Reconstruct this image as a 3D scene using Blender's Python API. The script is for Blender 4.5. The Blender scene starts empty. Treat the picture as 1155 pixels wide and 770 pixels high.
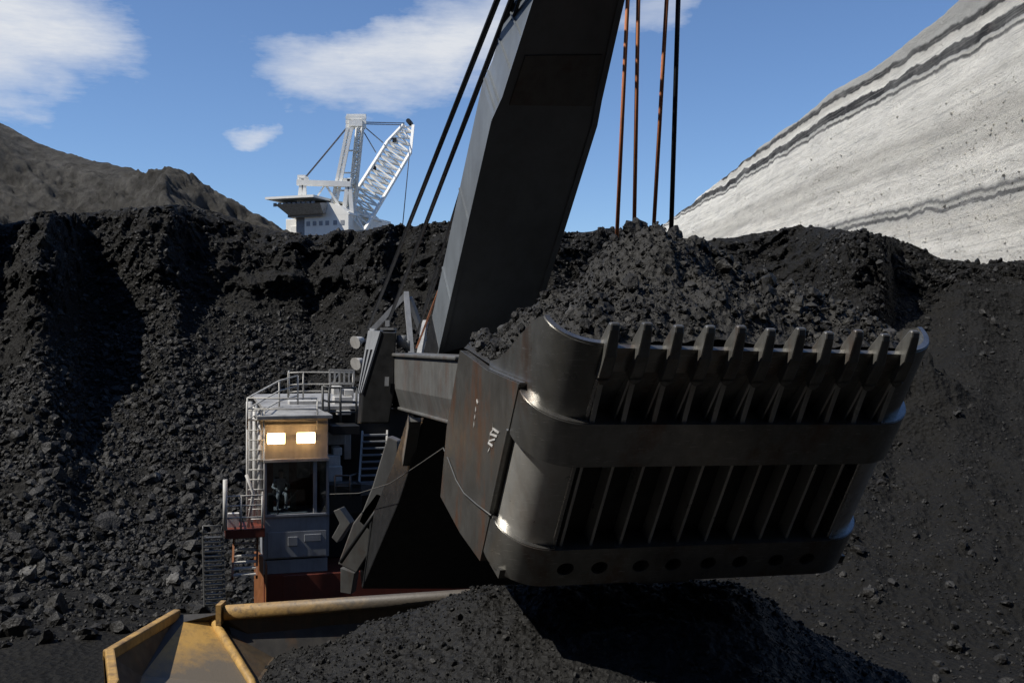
import bpy, bmesh, math, random
import numpy as np
from mathutils import Vector, Matrix
random.seed(7)
rng = np.random.default_rng(11)
sc = bpy.context.scene
COL = sc.collection
F, CX, CY, CZ = 1200.0, 577.5, 385.0, 13.0
V = lambda *a: np.array(a, float)

def at(px, py, Y):
    return V((px - CX) / F * Y, Y, CZ - (py - CY) / F * Y)

# ------------------------------------------------------------------ noise
def _hash(i, j, k, seed):
    h = (i.astype(np.int64) * 374761393 + j.astype(np.int64) * 668265263 + k.astype(np.int64) * 2147483647 + seed * 1274126177) & 0xffffffff
    h = ((h ^ (h >> 13)) * 1274126177) & 0xffffffff
    h = ((h ^ (h >> 16)) * 2246822519) & 0xffffffff
    return ((h ^ (h >> 15)) & 0xffff) / 32767.5 - 1.0

def vnoise(p, seed=0):
    f = np.floor(p); i = f.astype(np.int64); t = p - f
    t = t * t * t * (t * (t * 6 - 15) + 10)
    r = 0
    for dx in (0, 1):
        wx = t[..., 0] if dx else 1 - t[..., 0]
        for dy in (0, 1):
            wy = t[..., 1] if dy else 1 - t[..., 1]
            for dz in (0, 1):
                wz = t[..., 2] if dz else 1 - t[..., 2]
                r = r + wx * wy * wz * _hash(i[..., 0] + dx, i[..., 1] + dy, i[..., 2] + dz, seed)
    return r

def fbm(p, octv=4, seed=0, gain=.5):
    r = 0; a = 1.0
    for o in range(octv):
        r = r + a * vnoise(p * (2.03 ** o) + 13.7 * o, seed + o); a *= gain
    return r

def ridged(p, octv=4, seed=0, gain=.55):
    r = 0; a = 1.0
    for o in range(octv):
        r = r + a * (1 - 2 * np.abs(vnoise(p * (2.07 ** o) + 7.3 * o, seed + o))); a *= gain
    return r

def smooth(e0, e1, x):
    t = np.clip((x - e0) / (e1 - e0), 0, 1); return t * t * (3 - 2 * t)

# ------------------------------------------------------------------ mesh helpers
def empty(name, loc):
    o = bpy.data.objects.new(name, None); COL.objects.link(o); o.location = Vector(loc); o.empty_display_size = .5
    return o

def tag(o, label=None, cat=None, group=None, kind=None):
    if label: o['label'] = label
    if cat: o['category'] = cat
    if group: o['group'] = group
    if kind: o['kind'] = kind
    return o

def root_loc(p):
    r = V(0, 0, 0)
    while p is not None:
        r = r + V(*p.location); p = p.parent
    return r

class MB:
    """collects shapes of one part in world coordinates; xf = (origin, 3x3 columns) of the frame shapes are given in"""
    def __init__(s, xf=None):
        s.v = []; s.f = []; s.sm = []; s.xf = xf
    def add(s, vs, fs, smooth=False):
        b = len(s.v)
        for p in vs:
            p = np.asarray(p, float)
            if s.xf is not None: p = s.xf[0] + s.xf[1] @ p
            s.v.append(p)
        for f in fs:
            s.f.append([b + i for i in f]); s.sm.append(smooth)
        return s
    def box(s, a, b):
        (x0, y0, z0), (x1, y1, z1) = a, b
        return s.add([(x0, y0, z0), (x1, y0, z0), (x1, y1, z0), (x0, y1, z0), (x0, y0, z1), (x1, y0, z1), (x1, y1, z1), (x0, y1, z1)],
              [(0, 3, 2, 1), (4, 5, 6, 7), (0, 1, 5, 4), (1, 2, 6, 5), (2, 3, 7, 6), (3, 0, 4, 7)])
    def hull8(s, low, high):
        n = len(low)
        fs = [tuple(range(n))[::-1], tuple(range(n, 2 * n))]
        for i in range(n):
            j = (i + 1) % n; fs.append((i, j, n + j, n + i))
        return s.add(list(low) + list(high), fs)
    def tube(s, pts, r, n=8, r1=None):
        pts = [np.asarray(p, float) for p in pts]; vs = []; fs = []
        m = len(pts)
        up = V(0, 0, 1)
        for k, p in enumerate(pts):
            d = pts[min(k + 1, m - 1)] - pts[max(k - 1, 0)]; d = d / (np.linalg.norm(d) + 1e-12)
            a = np.cross(d, up if abs(d[2]) < .95 else V(1, 0, 0)); a /= np.linalg.norm(a); b = np.cross(d, a)
            rr = r if r1 is None else r + (r1 - r) * k / (m - 1)
            for q in range(n):
                t = 2 * math.pi * q / n; vs.append(p + rr * (math.cos(t) * a + math.sin(t) * b))
        for k in range(m - 1):
            for q in range(n):
                q2 = (q + 1) % n; fs.append((k * n + q, k * n + q2, (k + 1) * n + q2, (k + 1) * n + q))
        s.add(vs, fs, True)
        s.add(vs[:n], [tuple(range(n))[::-1]]); s.add(vs[-n:], [tuple(range(n))])
        return s
    def bar(s, p0, p1, w, h=None, up=(0, 0, 1)):
        h = h or w; p0 = np.asarray(p0, float); p1 = np.asarray(p1, float); d = p1 - p0; d /= np.linalg.norm(d)
        u = np.asarray(up, float)
        if abs(d @ u) > .97: u = V(1, 0, 0) if abs(d[0]) < .9 else V(0, 1, 0)
        a = np.cross(d, u); a /= np.linalg.norm(a); b = np.cross(a, d)
        c = [(-w / 2, -h / 2), (w / 2, -h / 2), (w / 2, h / 2), (-w / 2, h / 2)]
        return s.hull8([p0 + x * a + y * b for x, y in c], [p1 + x * a + y * b for x, y in c])
    def build(s, name, m, parent=None, bevel=0, merge=True, autosmooth=False, keep_normals=False):
        off = root_loc(parent)
        me = bpy.data.meshes.new(name)
        me.from_pydata([tuple(p - off) for p in s.v], [], s.f)
        me.polygons.foreach_set('use_smooth', s.sm)
        bm = bmesh.new(); bm.from_mesh(me)
        if merge: bmesh.ops.remove_doubles(bm, verts=bm.verts, dist=1e-5)
        if not keep_normals: bmesh.ops.recalc_face_normals(bm, faces=bm.faces)
        bm.to_mesh(me); bm.free()
        ms = m if isinstance(m, (list, tuple)) else [m]
        for x in ms: me.materials.append(x)
        o = bpy.data.objects.new(name, me); COL.objects.link(o)
        o.parent = parent
        if bevel:
            b = o.modifiers.new('bevel', 'BEVEL'); b.width = bevel; b.segments = 2; b.limit_method = 'ANGLE'; b.angle_limit = math.radians(35)
            b.harden_normals = False
        return o

def mesh_np(name, verts, faces, m, parent=None, smooth_shade=False, loc=(0, 0, 0)):
    """verts Nx3, faces Mxk numpy arrays"""
    me = bpy.data.meshes.new(name)
    verts = np.asarray(verts, np.float32) - np.asarray(loc, np.float32)
    k = faces.shape[1]
    me.vertices.add(len(verts)); me.vertices.foreach_set('co', verts.ravel())
    me.loops.add(faces.size); me.loops.foreach_set('vertex_index', faces.astype(np.int32).ravel())
    me.polygons.add(len(faces)); me.polygons.foreach_set('loop_start', np.arange(0, faces.size, k, dtype=np.int32))
    me.polygons.foreach_set('use_smooth', np.full(len(faces), smooth_shade))
    me.update(calc_edges=True); me.validate()
    for x in (m if isinstance(m, (list, tuple)) else [m]): me.materials.append(x)
    o = bpy.data.objects.new(name, me); COL.objects.link(o); o.parent = parent; o.location = Vector(loc)
    return o

def grid_faces(nr, nc, off=0):
    i = np.arange(nr - 1)[:, None] * nc + np.arange(nc - 1)[None, :]
    return (np.stack([i, i + 1, i + nc + 1, i + nc], -1).reshape(-1, 4) + off)

# ------------------------------------------------------------------ materials
def newmat(name):
    m = bpy.data.materials.new(name); m.use_nodes = True
    nt = m.node_tree; b = nt.nodes['Principled BSDF']
    return m, nt, b, nt.links.new

def mixcol(nt, L, fac, a, b, typ='MIX'):
    n = nt.nodes.new('ShaderNodeMix'); n.data_type = 'RGBA'; n.blend_type = typ
    for idx, val in ((0, fac), (6, a), (7, b)):
        if isinstance(val, bpy.types.NodeSocket): L(val, n.inputs[idx])
        else: n.inputs[idx].default_value = val if idx == 0 else (*val[:3], 1)
    return n.outputs[2]

def noise(nt, L, vec, scale, detail=6, rough=.55, dist=0):
    n = nt.nodes.new('ShaderNodeTexNoise'); n.inputs['Scale'].default_value = scale; n.inputs['Detail'].default_value = detail
    n.inputs['Roughness'].default_value = rough; n.inputs['Distortion'].default_value = dist
    L(vec, n.inputs['Vector']); return n.outputs[0]

def ramp(nt, L, fac, stops):
    n = nt.nodes.new('ShaderNodeValToRGB'); e = n.color_ramp.elements
    e.remove(e[1]); e[0].position = stops[0][0]
    for p, c in stops[1:]: e.new(p)
    for k, (p, c) in enumerate(stops):
        e[k].color = (*c[:3], 1) if not np.isscalar(c) else (c, c, c, 1)
    L(fac, n.inputs[0]); return n.outputs[0]

def position(nt):
    return nt.nodes.new('ShaderNodeNewGeometry').outputs['Position']

def mapping(nt, L, vec, scale=(1, 1, 1), rot=(0, 0, 0)):
    n = nt.nodes.new('ShaderNodeMapping'); n.inputs['Scale'].default_value = scale; n.inputs['Rotation'].default_value = rot
    L(vec, n.inputs['Vector']); return n.outputs[0]

def bump(nt, L, b, h, strength, dist=.05):
    n = nt.nodes.new('ShaderNodeBump'); n.inputs['Strength'].default_value = strength; n.inputs['Distance'].default_value = dist
    L(h, n.inputs['Height']); L(n.outputs[0], b.inputs['Normal'])

def paint(name, c, rough=.5, metal=0, dirt=(.03, .03, .03), dirt_amt=.5, rust=None, rust_amt=0, scale=.7, bmp=.15, streak=True, scrape=None):
    m, nt, b, L = newmat(name)
    p = position(nt)
    n1 = noise(nt, L, p, scale * 2.2, 8, .65)
    col = mixcol(nt, L, ramp(nt, L, n1, [(.42, 0), (.75, dirt_amt)]), c, dirt)
    if streak:
        n2 = noise(nt, L, mapping(nt, L, p, (9, 9, .7)), scale, 5, .6)
        col = mixcol(nt, L, ramp(nt, L, n2, [(.45, 0), (.8, dirt_amt * .8)]), col, dirt)
    if rust:
        n3 = noise(nt, L, mapping(nt, L, p, (1.9, 1.9, .7)), scale * 1.3, 8, .7)
        col = mixcol(nt, L, ramp(nt, L, n3, [(.52, 0), (.66, rust_amt)]), col, rust)
    if scrape:     # fine bright scratches where rock has dragged
        n4 = noise(nt, L, mapping(nt, L, p, (2.2, 2.2, 26), (.35, .3, .2)), 1.6, 7, .75)
        col = mixcol(nt, L, ramp(nt, L, n4, [(.585, 0), (.66, .55)]), col, scrape)
    L(col, b.inputs['Base Color'])
    b.inputs['Metallic'].default_value = metal
    L(ramp(nt, L, noise(nt, L, p, scale * 6, 6, .6), [(.3, rough * .8), (.7, min(1, rough * 1.25))]), b.inputs['Roughness'])
    if bmp: bump(nt, L, b, noise(nt, L, p, 25, 6, .6), bmp, .01)
    return m

def coal_mat(name, c0, c1, dust, rough=.55, bscale=6.0, bstr=.8, bdist=.08, dust_amt=.35, spec=.5, lump=0):
    m, nt, b, L = newmat(name)
    p = position(nt)
    big = noise(nt, L, p, .25, 5, .6)
    fine = noise(nt, L, p, bscale, 10, .68)
    vor = nt.nodes.new('ShaderNodeTexVoronoi'); vor.inputs['Scale'].default_value = bscale * .9; L(p, vor.inputs['Vector'])
    col = mixcol(nt, L, ramp(nt, L, fine, [(.35, 0), (.68, 1)]), c0, c1)
    col = mixcol(nt, L, ramp(nt, L, big, [(.42, 0), (.72, dust_amt)]), col, dust)
    if lump:      # lumps differ in tone: most near black, a few ashy
        isl = nt.nodes.new('ShaderNodeNewGeometry').outputs['Random Per Island']
        col = mixcol(nt, L, ramp(nt, L, isl, [(0, .0), (.55, .10), (.88, .45), (.97, .8), (1, 1)]), col, (lump, lump * .97, lump * .9))
        col = mixcol(nt, L, ramp(nt, L, isl, [(0, .7), (.35, 0)]), col, (.004, .004, .0038))
    L(col, b.inputs['Base Color'])
    L(ramp(nt, L, noise(nt, L, p, bscale * 2, 4, .6), [(.35, rough * .75), (.65, min(1, rough * 1.3))]), b.inputs['Roughness'])
    b.inputs['Specular IOR Level'].default_value = spec
    add = nt.nodes.new('ShaderNodeMath'); add.operation = 'ADD'; L(fine, add.inputs[0]); L(vor.outputs['Distance'], add.inputs[1])
    bump(nt, L, b, add.outputs[0], bstr, bdist)
    return m

M = {}
M['coal_ground'] = coal_mat('coal_ground', (.0045, .0043, .0037), (.0115, .0108, .009), (.0135, .0122, .0098), .75, 3.5, 1.0, .16, .5, .22)
M['coal'] = coal_mat('coal', (.0062, .006, .0056), (.0165, .0158, .014), (.018, .0166, .0142), .6, 9.0, .9, .05, .4, .25, .06)
M['coal_lump'] = coal_mat('coal_lump', (.0068, .0066, .006), (.019, .0178, .0155), (.026, .0236, .0198), .6, 9.0, .7, .04, .5, .3, .045)
M['coal_load'] = coal_mat('coal_load', (.0062, .006, .0055), (.0165, .0156, .0136), (.019, .0172, .0145), .58, 9.0, .9, .05, .35, .3, .075)
M['pale_rock'] = coal_mat('pale_rock', (.09, .088, .082), (.17, .165, .155), (.14, .135, .125), .8, 6.0, .8, .06, .4, .3)
M['steel'] = paint('steel', (.26, .258, .242), .33, .78, (.095, .093, .086), .5, (.16, .065, .024), .5, .5, .10, scrape=(.62, .61, .57))
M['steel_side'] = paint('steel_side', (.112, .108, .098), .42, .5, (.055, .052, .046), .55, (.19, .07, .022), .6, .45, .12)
M['steel_highlight'] = paint('steel_highlight', (.50, .49, .455), .32, .55, (.22, .215, .20), .4, (.20, .09, .035), .3, .5, .05, scrape=(.75, .74, .7))  # paler copy of steel; highlight on columns and ribs put into the colour
M['tooth'] = paint('tooth_steel', (.24, .235, .215), .38, .65, (.08, .077, .07), .6, (.12, .05, .02), .4, .9, .2)
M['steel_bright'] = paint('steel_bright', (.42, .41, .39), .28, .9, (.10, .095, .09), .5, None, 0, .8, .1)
M['steel_dark'] = paint('steel_dark', (.035, .034, .032), .55, .4, (.012, .012, .012), .5, None, 0, .6, .15)
M['boom'] = paint('boom_paint', (.175, .195, .212), .38, .0, (.08, .084, .09), .5, None, 0, .3, .06)
M['arm'] = paint('arm_paint', (.135, .135, .128), .5, .0, (.05, .045, .04), .6, (.10, .05, .03), .5, .5, .08)
M['black'] = paint('black_paint', (.012, .0125, .013), .5, 0, (.01, .01, .01), .4, None, 0, .6, .06)
M['white'] = paint('white_paint', (.62, .61, .58), .5, 0, (.20, .18, .15), .5, None, 0, .8, .05)
M['rail'] = paint('rail_paint', (.55, .54, .50), .5, 0, (.22, .2, .17), .5, None, 0, .8, 0)
M['rail_dark'] = paint('dark_rail_paint', (.10, .10, .095), .5, 0, (.04, .04, .035), .5, None, 0, .8, 0)
M['cab_white'] = paint('cab_white_paint', (.50, .48, .44), .5, 0, (.2, .18, .15), .5, None, 0, .8, .04)
M['grey'] = paint('grey_paint', (.28, .29, .30), .5, 0, (.10, .10, .10), .5, None, 0, .8, .05)
M['bluegrey'] = paint('bluegrey_paint', (.30, .315, .335), .5, 0, (.10, .10, .10), .4, None, 0, .8, .04)
M['deck'] = paint('deck_plate', (.36, .355, .34), .6, 0, (.06, .058, .055), .8, None, 0, .9, .1, False)
M['orange'] = paint('orange_paint', (.24, .09, .032), .5, 0, (.09, .045, .025), .5, None, 0, .8, .04)
M['red'] = paint('red_paint', (.17, .038, .022), .5, 0, (.06, .025, .02), .5, None, 0, .8, .04)
M['cream'] = paint('cream_paint', (.86, .84, .77), .5, 0, (.62, .58, .50), .35, None, 0, .1, 0)
M['rope_rust'] = paint('rusty_rope', (.75, .28, .12), .7, .0, (.35, .14, .07), .5, None, 0, 3, 0)
M['rope_black'] = paint('greased_rope', (.018, .019, .022), .5, .2, (.008, .008, .008), .4, None, 0, 3, 0)
M['cable_blue'] = paint('far_cable', (.10, .11, .14), .6, .1, (.05, .05, .06), .4, None, 0, 1, 0)
M['tyre'] = paint('tyre_rubber', (.02, .02, .02), .8, 0, (.05, .045, .04), .4, None, 0, 1, .1)
M['cloth'] = paint('work_shirt', (.42, .43, .45), .85, 0, (.1, .1, .1), .3, None, 0, 3, .1)
M['trousers'] = paint('work_trousers', (.06, .065, .08), .85, 0, (.03, .03, .03), .3, None, 0, 3, .1)
M['skin'] = paint('skin', (.50, .32, .24), .55, 0, (.4, .25, .18), .2, None, 0, 3, 0)
M['glove'] = paint('glove', (.7, .7, .68), .8, 0, (.4, .4, .38), .3, None, 0, 3, 0)

def truck_paint():
    # yellow paint worn away to bare steel lower down the tray, where the load slides
    m, nt, b, L = newmat('worn_yellow_paint')
    p = position(nt)
    n = noise(nt, L, mapping(nt, L, p, (2.5, 2.5, 1)), 1.6, 9, .7)
    sep = nt.nodes.new('ShaderNodeSeparateXYZ'); L(p, sep.inputs[0])
    ma = nt.nodes.new('ShaderNodeMath'); ma.operation = 'MULTIPLY_ADD'; L(n, ma.inputs[0]); ma.inputs[1].default_value = .55; L(sep.outputs[2], ma.inputs[2])
    worn = ramp(nt, L, mapr(nt, L, ma.outputs[0], 7.18, 7.55), [(0, 1), (1, 0)])
    yel = mixcol(nt, L, ramp(nt, L, noise(nt, L, p, 3.5, 8, .7), [(.5, 0), (.72, .7)]), (.47, .28, .075), (.16, .11, .055))
    col = mixcol(nt, L, worn, yel, (.15, .125, .092))
    L(col, b.inputs['Base Color']); b.inputs['Roughness'].default_value = .5
    bump(nt, L, b, noise(nt, L, p, 14, 6, .6), .2, .02)
    return m
def rail_paint():
    # yellow survives only at the end of the rail; the loaded stretch is scoured to grey-brown steel
    m, nt, b, L = newmat('scoured_rail')
    p = position(nt); sep = nt.nodes.new('ShaderNodeSeparateXYZ'); L(p, sep.inputs[0])
    n = noise(nt, L, p, 2.6, 8, .75); ma = nt.nodes.new('ShaderNodeMath'); ma.operation = 'MULTIPLY_ADD'
    L(n, ma.inputs[0]); ma.inputs[1].default_value = 4.5; L(sep.outputs[0], ma.inputs[2])
    col = mixcol(nt, L, mapr(nt, L, ma.outputs[0], -3.6, -.6), (.40, .245, .08), (.085, .072, .056))
    col = mixcol(nt, L, ramp(nt, L, noise(nt, L, p, 7, 6, .7), [(.5, 0), (.66, .75)]), col, (.06, .05, .04))
    L(col, b.inputs['Base Color']); b.inputs['Roughness'].default_value = .55
    bump(nt, L, b, noise(nt, L, p, 12, 6, .6), .3, .02)
    return m
def mapr(nt, L, v, a, b_):
    n = nt.nodes.new('ShaderNodeMapRange'); n.inputs[1].default_value = a; n.inputs[2].default_value = b_; L(v, n.inputs[0]); return n.outputs[0]
M['truck'] = truck_paint(); M['rail_scoured'] = rail_paint()
M['yellow'] = paint('yellow_paint', (.50, .30, .085), .5, 0, (.12, .09, .05), .8, (.10, .055, .03), .6, 1.2, .1)
M['tray_brown'] = paint('shaded_tray_brown', (.085, .06, .034), .55, 0, (.028, .024, .02), .8, (.10, .045, .02), .6, 1.0, .15)  # dirty worn brown, darkened further for the shade under the side rail
M['tray_dark'] = paint('darkened_tray_steel', (.06, .056, .05), .55, .3, (.02, .019, .018), .6, (.10, .055, .025), .5, .8, .15)  # worn dusty steel, darkened for the shade inside the end wall

def emit(name, c, s):
    m, nt, b, L = newmat(name)
    b.inputs['Base Color'].default_value = (*c, 1); b.inputs['Emission Color'].default_value = (*c, 1); b.inputs['Emission Strength'].default_value = s
    return m
M['lamp'] = emit('lit_lamp', (1, .60, .26), 10)

def glass():
    m, nt, b, L = newmat('cab_glass')
    nt.nodes.remove(b)
    t = nt.nodes.new('ShaderNodeBsdfTransparent'); t.inputs[0].default_value = (.72, .76, .78, 1)
    g = nt.nodes.new('ShaderNodeBsdfGlossy'); g.inputs['Roughness'].default_value = .03
    x = nt.nodes.new('ShaderNodeMixShader'); x.inputs[0].default_value = .07
    L(t.outputs[0], x.inputs[1]); L(g.outputs[0], x.inputs[2]); L(x.outputs[0], nt.nodes['Material Output'].inputs[0])
    return m
M['glass'] = glass()

def strata():
    m, nt, b, L = newmat('pale_strata')
    p = position(nt)
    sep = nt.nodes.new('ShaderNodeSeparateXYZ'); L(p, sep.inputs[0])
    def math_(op, a, b_, c=None):
        n = nt.nodes.new('ShaderNodeMath'); n.operation = op
        for k, q in enumerate((a, b_, c)):
            if q is None: continue
            if isinstance(q, (int, float)): n.inputs[k].default_value = q
            else: L(q, n.inputs[k])
        return n.outputs[0]
    s = math_('MULTIPLY_ADD', sep.outputs[1], -.028, sep.outputs[2])
    w1 = noise(nt, L, mapping(nt, L, p, (1, 1, .5)), .03, 3, .5)
    w2 = noise(nt, L, p, .35, 6, .65)
    s = math_('MULTIPLY_ADD', w1, 2.4, s); s = math_('MULTIPLY_ADD', w2, 1.0, s)
    w3 = noise(nt, L, mapping(nt, L, p, (1, 1, .3)), .11, 4, .6); s = math_('MULTIPLY_ADD', w3, 2.0, s)
    s = math_('SUBTRACT', s, 2.7)
    t = mapr(nt, L, s, 10, 60)
    P = lambda q: (q - 10) / 50
    Wt, G, Dk = (.86, .825, .73), (.50, .49, .455), (.04, .04, .04)
    base = ramp(nt, L, t, [(P(12), G), (P(22), Wt), (P(25.5), (.70, .665, .58)), (P(26.6), (.6, .58, .52)), (P(26.75), (.14, .14, .135)), (P(27.2), (.12, .12, .115)), (P(27.4), (.6, .58, .52)), (P(27.7), (.62, .6, .53)), (P(27.85), (.16, .16, .15)), (P(28.2), (.2, .2, .19)), (P(28.45), (.6, .58, .52)), (P(29.0), Wt),
        (P(33), (.86, .82, .72)), (P(34.3), (.60, .57, .50)), (P(36), (.68, .65, .565)), (P(38), (.58, .55, .48)), (P(40), (.82, .785, .69)), (P(46.8), (.86, .825, .73)),
        (P(46.95), (.10, .10, .095)), (P(47.3), (.10, .10, .095)), (P(47.45), (.68, .65, .565)), (P(47.9), (.55, .54, .5)), (P(48.05), Dk), (P(49.5), Dk), (P(49.65), Wt), (P(51.2), (.70, .665, .58)),
        (P(51.3), Dk), (P(52.3), (.05, .05, .048)), (P(52.5), (.46, .45, .41)), (P(56), (.38, .37, .335))])
    # thin bedding lines and broken patches
    lay = noise(nt, L, mapping(nt, L, p, (.10, .05, 2.6), (math.radians(1.6), 0, 0)), 1.0, 9, .75)
    col = mixcol(nt, L, ramp(nt, L, lay, [(.50, 0), (.66, .65)]), base, (.34, .33, .305))
    pat = noise(nt, L, mapping(nt, L, p, (.9, .6, 1.3)), 1.0, 10, .8)
    col = mixcol(nt, L, ramp(nt, L, pat, [(.54, 0), (.68, .55)]), col, (.34, .29, .265))
    col = mixcol(nt, L, ramp(nt, L, noise(nt, L, p, .12, 4, .6), [(.4, 0), (.7, .25)]), col, (.52, .51, .47))
    pits = noise(nt, L, mapping(nt, L, p, (1, .7, 1.5)), 2.3, 5, .7)
    zone_ = ramp(nt, L, t, [(P(20), .55), (P(30), .8), (P(38), 1), (P(42), .45), (P(52), .3)])
    pm = mixcol(nt, L, 1.0, ramp(nt, L, pits, [(.58, 0), (.72, .6)]), zone_, 'MULTIPLY')
    col = mixcol(nt, L, pm, col, (.22, .21, .185))
    L(col, b.inputs['Base Color']); b.inputs['Roughness'].default_value = .95; b.inputs['Specular IOR Level'].default_value = .1
    bump(nt, L, b, noise(nt, L, mapping(nt, L, p, (.8, .7, 1.0)), 2.2, 10, .82), 1.0, .55)
    return m
M['strata'] = strata()

def spoil():
    m, nt, b, L = newmat('spoil_rock')
    p = position(nt)
    col = mixcol(nt, L, ramp(nt, L, noise(nt, L, p, .35, 10, .7), [(.35, 0), (.7, 1)]), (.06, .057, .051), (.185, .175, .155))
    col = mixcol(nt, L, ramp(nt, L, noise(nt, L, p, .05, 5, .6), [(.45, 0), (.7, .6)]), col, (.06, .057, .05))
    L(col, b.inputs['Base Color']); b.inputs['Roughness'].default_value = .95; b.inputs['Specular IOR Level'].default_value = .1
    bump(nt, L, b, noise(nt, L, p, 1.6, 10, .8), 1.0, 1.2)
    return m
M['spoil'] = spoil()

# ------------------------------------------------------------------ rocks
def icos(sub):
    bm = bmesh.new(); bmesh.ops.create_icosphere(bm, subdivisions=sub, radius=1)
    v = np.array([p.co[:] for p in bm.verts]); f = np.array([[q.index for q in p.verts] for p in bm.faces]); bm.free(); return v, f
ICO1, ICO2, ICO3 = icos(1), icos(2), icos(3)

def rock_variants(base, n, jit, seed):
    out = []
    r = np.random.default_rng(seed)
    for k in range(n):
        v = base[0].copy()
        d = 1 + jit * vnoise(v * 1.3 + 31.1 * k, seed) + jit * .5 * r.normal(size=len(v))
        v = v * d[:, None]
        for _ in range(6):                      # chop with planes for broken faces
            nrm = r.normal(size=3); nrm /= np.linalg.norm(nrm); c = r.uniform(.5, .85)
            t = v @ nrm; ov = np.maximum(t - c, 0); v = v - ov[:, None] * nrm
        v = v * r.uniform(.65, 1.15, 3)
        out.append(v)
    return out

def rocks(pos, size, base=ICO1, nvar=24, jit=.22, seed=3, sink=.25):
    """numpy mesh of many lumps; pos Nx3, size N"""
    var = np.array(rock_variants(base, nvar, jit, seed)); f = base[1]
    r = np.random.default_rng(seed + 5); n = len(pos)
    q = r.normal(size=(n, 4)); q /= np.linalg.norm(q, axis=1)[:, None]
    w, x, y, z = q.T
    R = np.stack([1 - 2 * (y * y + z * z), 2 * (x * y - z * w), 2 * (x * z + y * w), 2 * (x * y + z * w), 1 - 2 * (x * x + z * z), 2 * (y * z - x * w),
                  2 * (x * z - y * w), 2 * (y * z + x * w), 1 - 2 * (x * x + y * y)], -1).reshape(n, 3, 3)
    vv = var[r.integers(0, nvar, n)]
    P = np.einsum('nij,nkj->nki', R, vv) * size[:, None, None]
    P = P + (pos + np.stack([0 * size, 0 * size, size * (.5 - sink)], -1))[:, None, :]
    nv = base[0].shape[0]
    Fs = (f[None] + (np.arange(n) * nv)[:, None, None]).reshape(-1, 3)
    return P.reshape(-1, 3), Fs

def join(parts):
    vs = []; fs = []; o = 0
    for v, f in parts:
        if f.shape[1] == 4: f = np.concatenate([f[:, [0, 1, 2]], f[:, [0, 2, 3]]])
        vs.append(v); fs.append(f + o); o += len(v)
    return np.concatenate(vs), np.concatenate(fs)

# ------------------------------------------------------------------ terrain: the pit, one sheet out to the horizon
def interp(tab, px):
    t = np.array(tab, float); return np.interp(px, t[:, 0], t[:, 1])
th_view = np.radians(38)
th = np.concatenate([np.radians(np.linspace(-180, -38, 70, endpoint=False)), np.arctan(np.linspace(-math.tan(th_view), math.tan(th_view), 980)),
                     np.radians(np.linspace(38, 180, 71)[1:])])
thc = np.clip(th, -th_view, th_view)
pxs = CX + F * np.tan(thc)
back = smooth(math.radians(78), math.radians(115), np.abs(th))
RIM = [(-400, 0), (-170, 0), (-70, 130), (-8, 250), (0, 253), (50, 243), (115, 238), (165, 234), (205, 232), (240, 238), (275, 249), (305, 258), (350, 266), (400, 261), (440, 256), (475, 255), (520, 250), (575, 250),  # unseen rim off-frame left is raised to throw shade on the bench
       (640, 262), (690, 258), (740, 268), (800, 270), (850, 263), (900, 255), (950, 259), (1000, 266), (1030, 276), (1060, 290), (1100, 297), (1160, 295), (1300, 300), (1600, 300)]
TOE = [(-400, 440), (0, 425), (60, 400), (120, 372), (180, 352), (230, 352), (290, 366), (350, 380), (450, 385), (560, 360), (640, 345), (800, 340), (900, 345), (945, 350), (1000, 372), (1050, 350), (1080, 325), (1160, 322), (1600, 330)]
d_rim = 100 + 5 * vnoise(np.stack([pxs * .006, 0 * pxs, 0 * pxs], -1), 4) + 1.5 * vnoise(np.stack([pxs * .021, 0 * pxs, 0 * pxs], -1), 5)
fdepth = 7.5 + 2.5 * vnoise(np.stack([pxs * .013, 0 * pxs, 0 * pxs], -1), 9)
def spur(p0, wl, wr, amt):
    x = pxs - p0
    return amt * np.where(x < 0, np.exp(-(x / wl) ** 2), np.exp(-(x / wr) ** 4))
spl = spur(25, 500, 62, 13)
sp = spur(172, 60, 30, 5.0) + spur(330, 30, 18, 3) + spur(420, 40, 22, 4) + spur(665, 30, 20, 4) + spur(990, 60, 15, 10)
d_toe = d_rim - fdepth - 2.5 - spl - sp * .25
d_rim = d_rim - spl - sp * .85
z_rim = CZ + (CY - interp(RIM, pxs)) / F * d_rim
z_toe = CZ + (CY - interp(TOE, pxs)) / F * d_toe
d_fl = interp([(-400, 50), (0, 55), (250, 60), (450, 60), (700, 54), (900, 46), (1200, 42), (1600, 42)], pxs)
# behind the camera an unseen pit wall, added and raised to block sky light
d_rim = d_rim * (1 - back) + 62 * back; d_toe = d_toe * (1 - back) + 48 * back; d_fl = d_fl * (1 - back) + 40 * back
z_rim = z_rim * (1 - back) + 102 * back; z_toe = z_toe * (1 - back) + 5 * back
rows = []
nf, ns, nw, npl = 60, 210, 190, 60
zone = []
for k in range(nf):
    t = k / nf; rows.append((3 + (d_fl - 3) * t, 0 * d_fl)); zone.append((1, 0, 0))
for k in range(ns):
    t = k / ns
    zz = z_toe * (.62 * t + .38 * t * t) * smooth(0, .06, t)
    rows.append((d_fl + (d_toe - d_fl) * t, zz)); zone.append((1 - smooth(0, .3, t), smooth(0, .2, t) * (1 - smooth(.93, 1, t)), smooth(.88, 1, t) * .35))
for k in range(nw):
    t = k / nw
    rows.append((d_toe + (d_rim - d_toe) * (t ** .9), z_toe + (z_rim - z_toe) * (1 - (1 - t) ** 1.25))); zone.append((0, .35 * (1 - smooth(0, .3, t)), .35 + .65 * smooth(0, .45, t) if t < .85 else 1 - .6 * smooth(.85, 1, t)))
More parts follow.
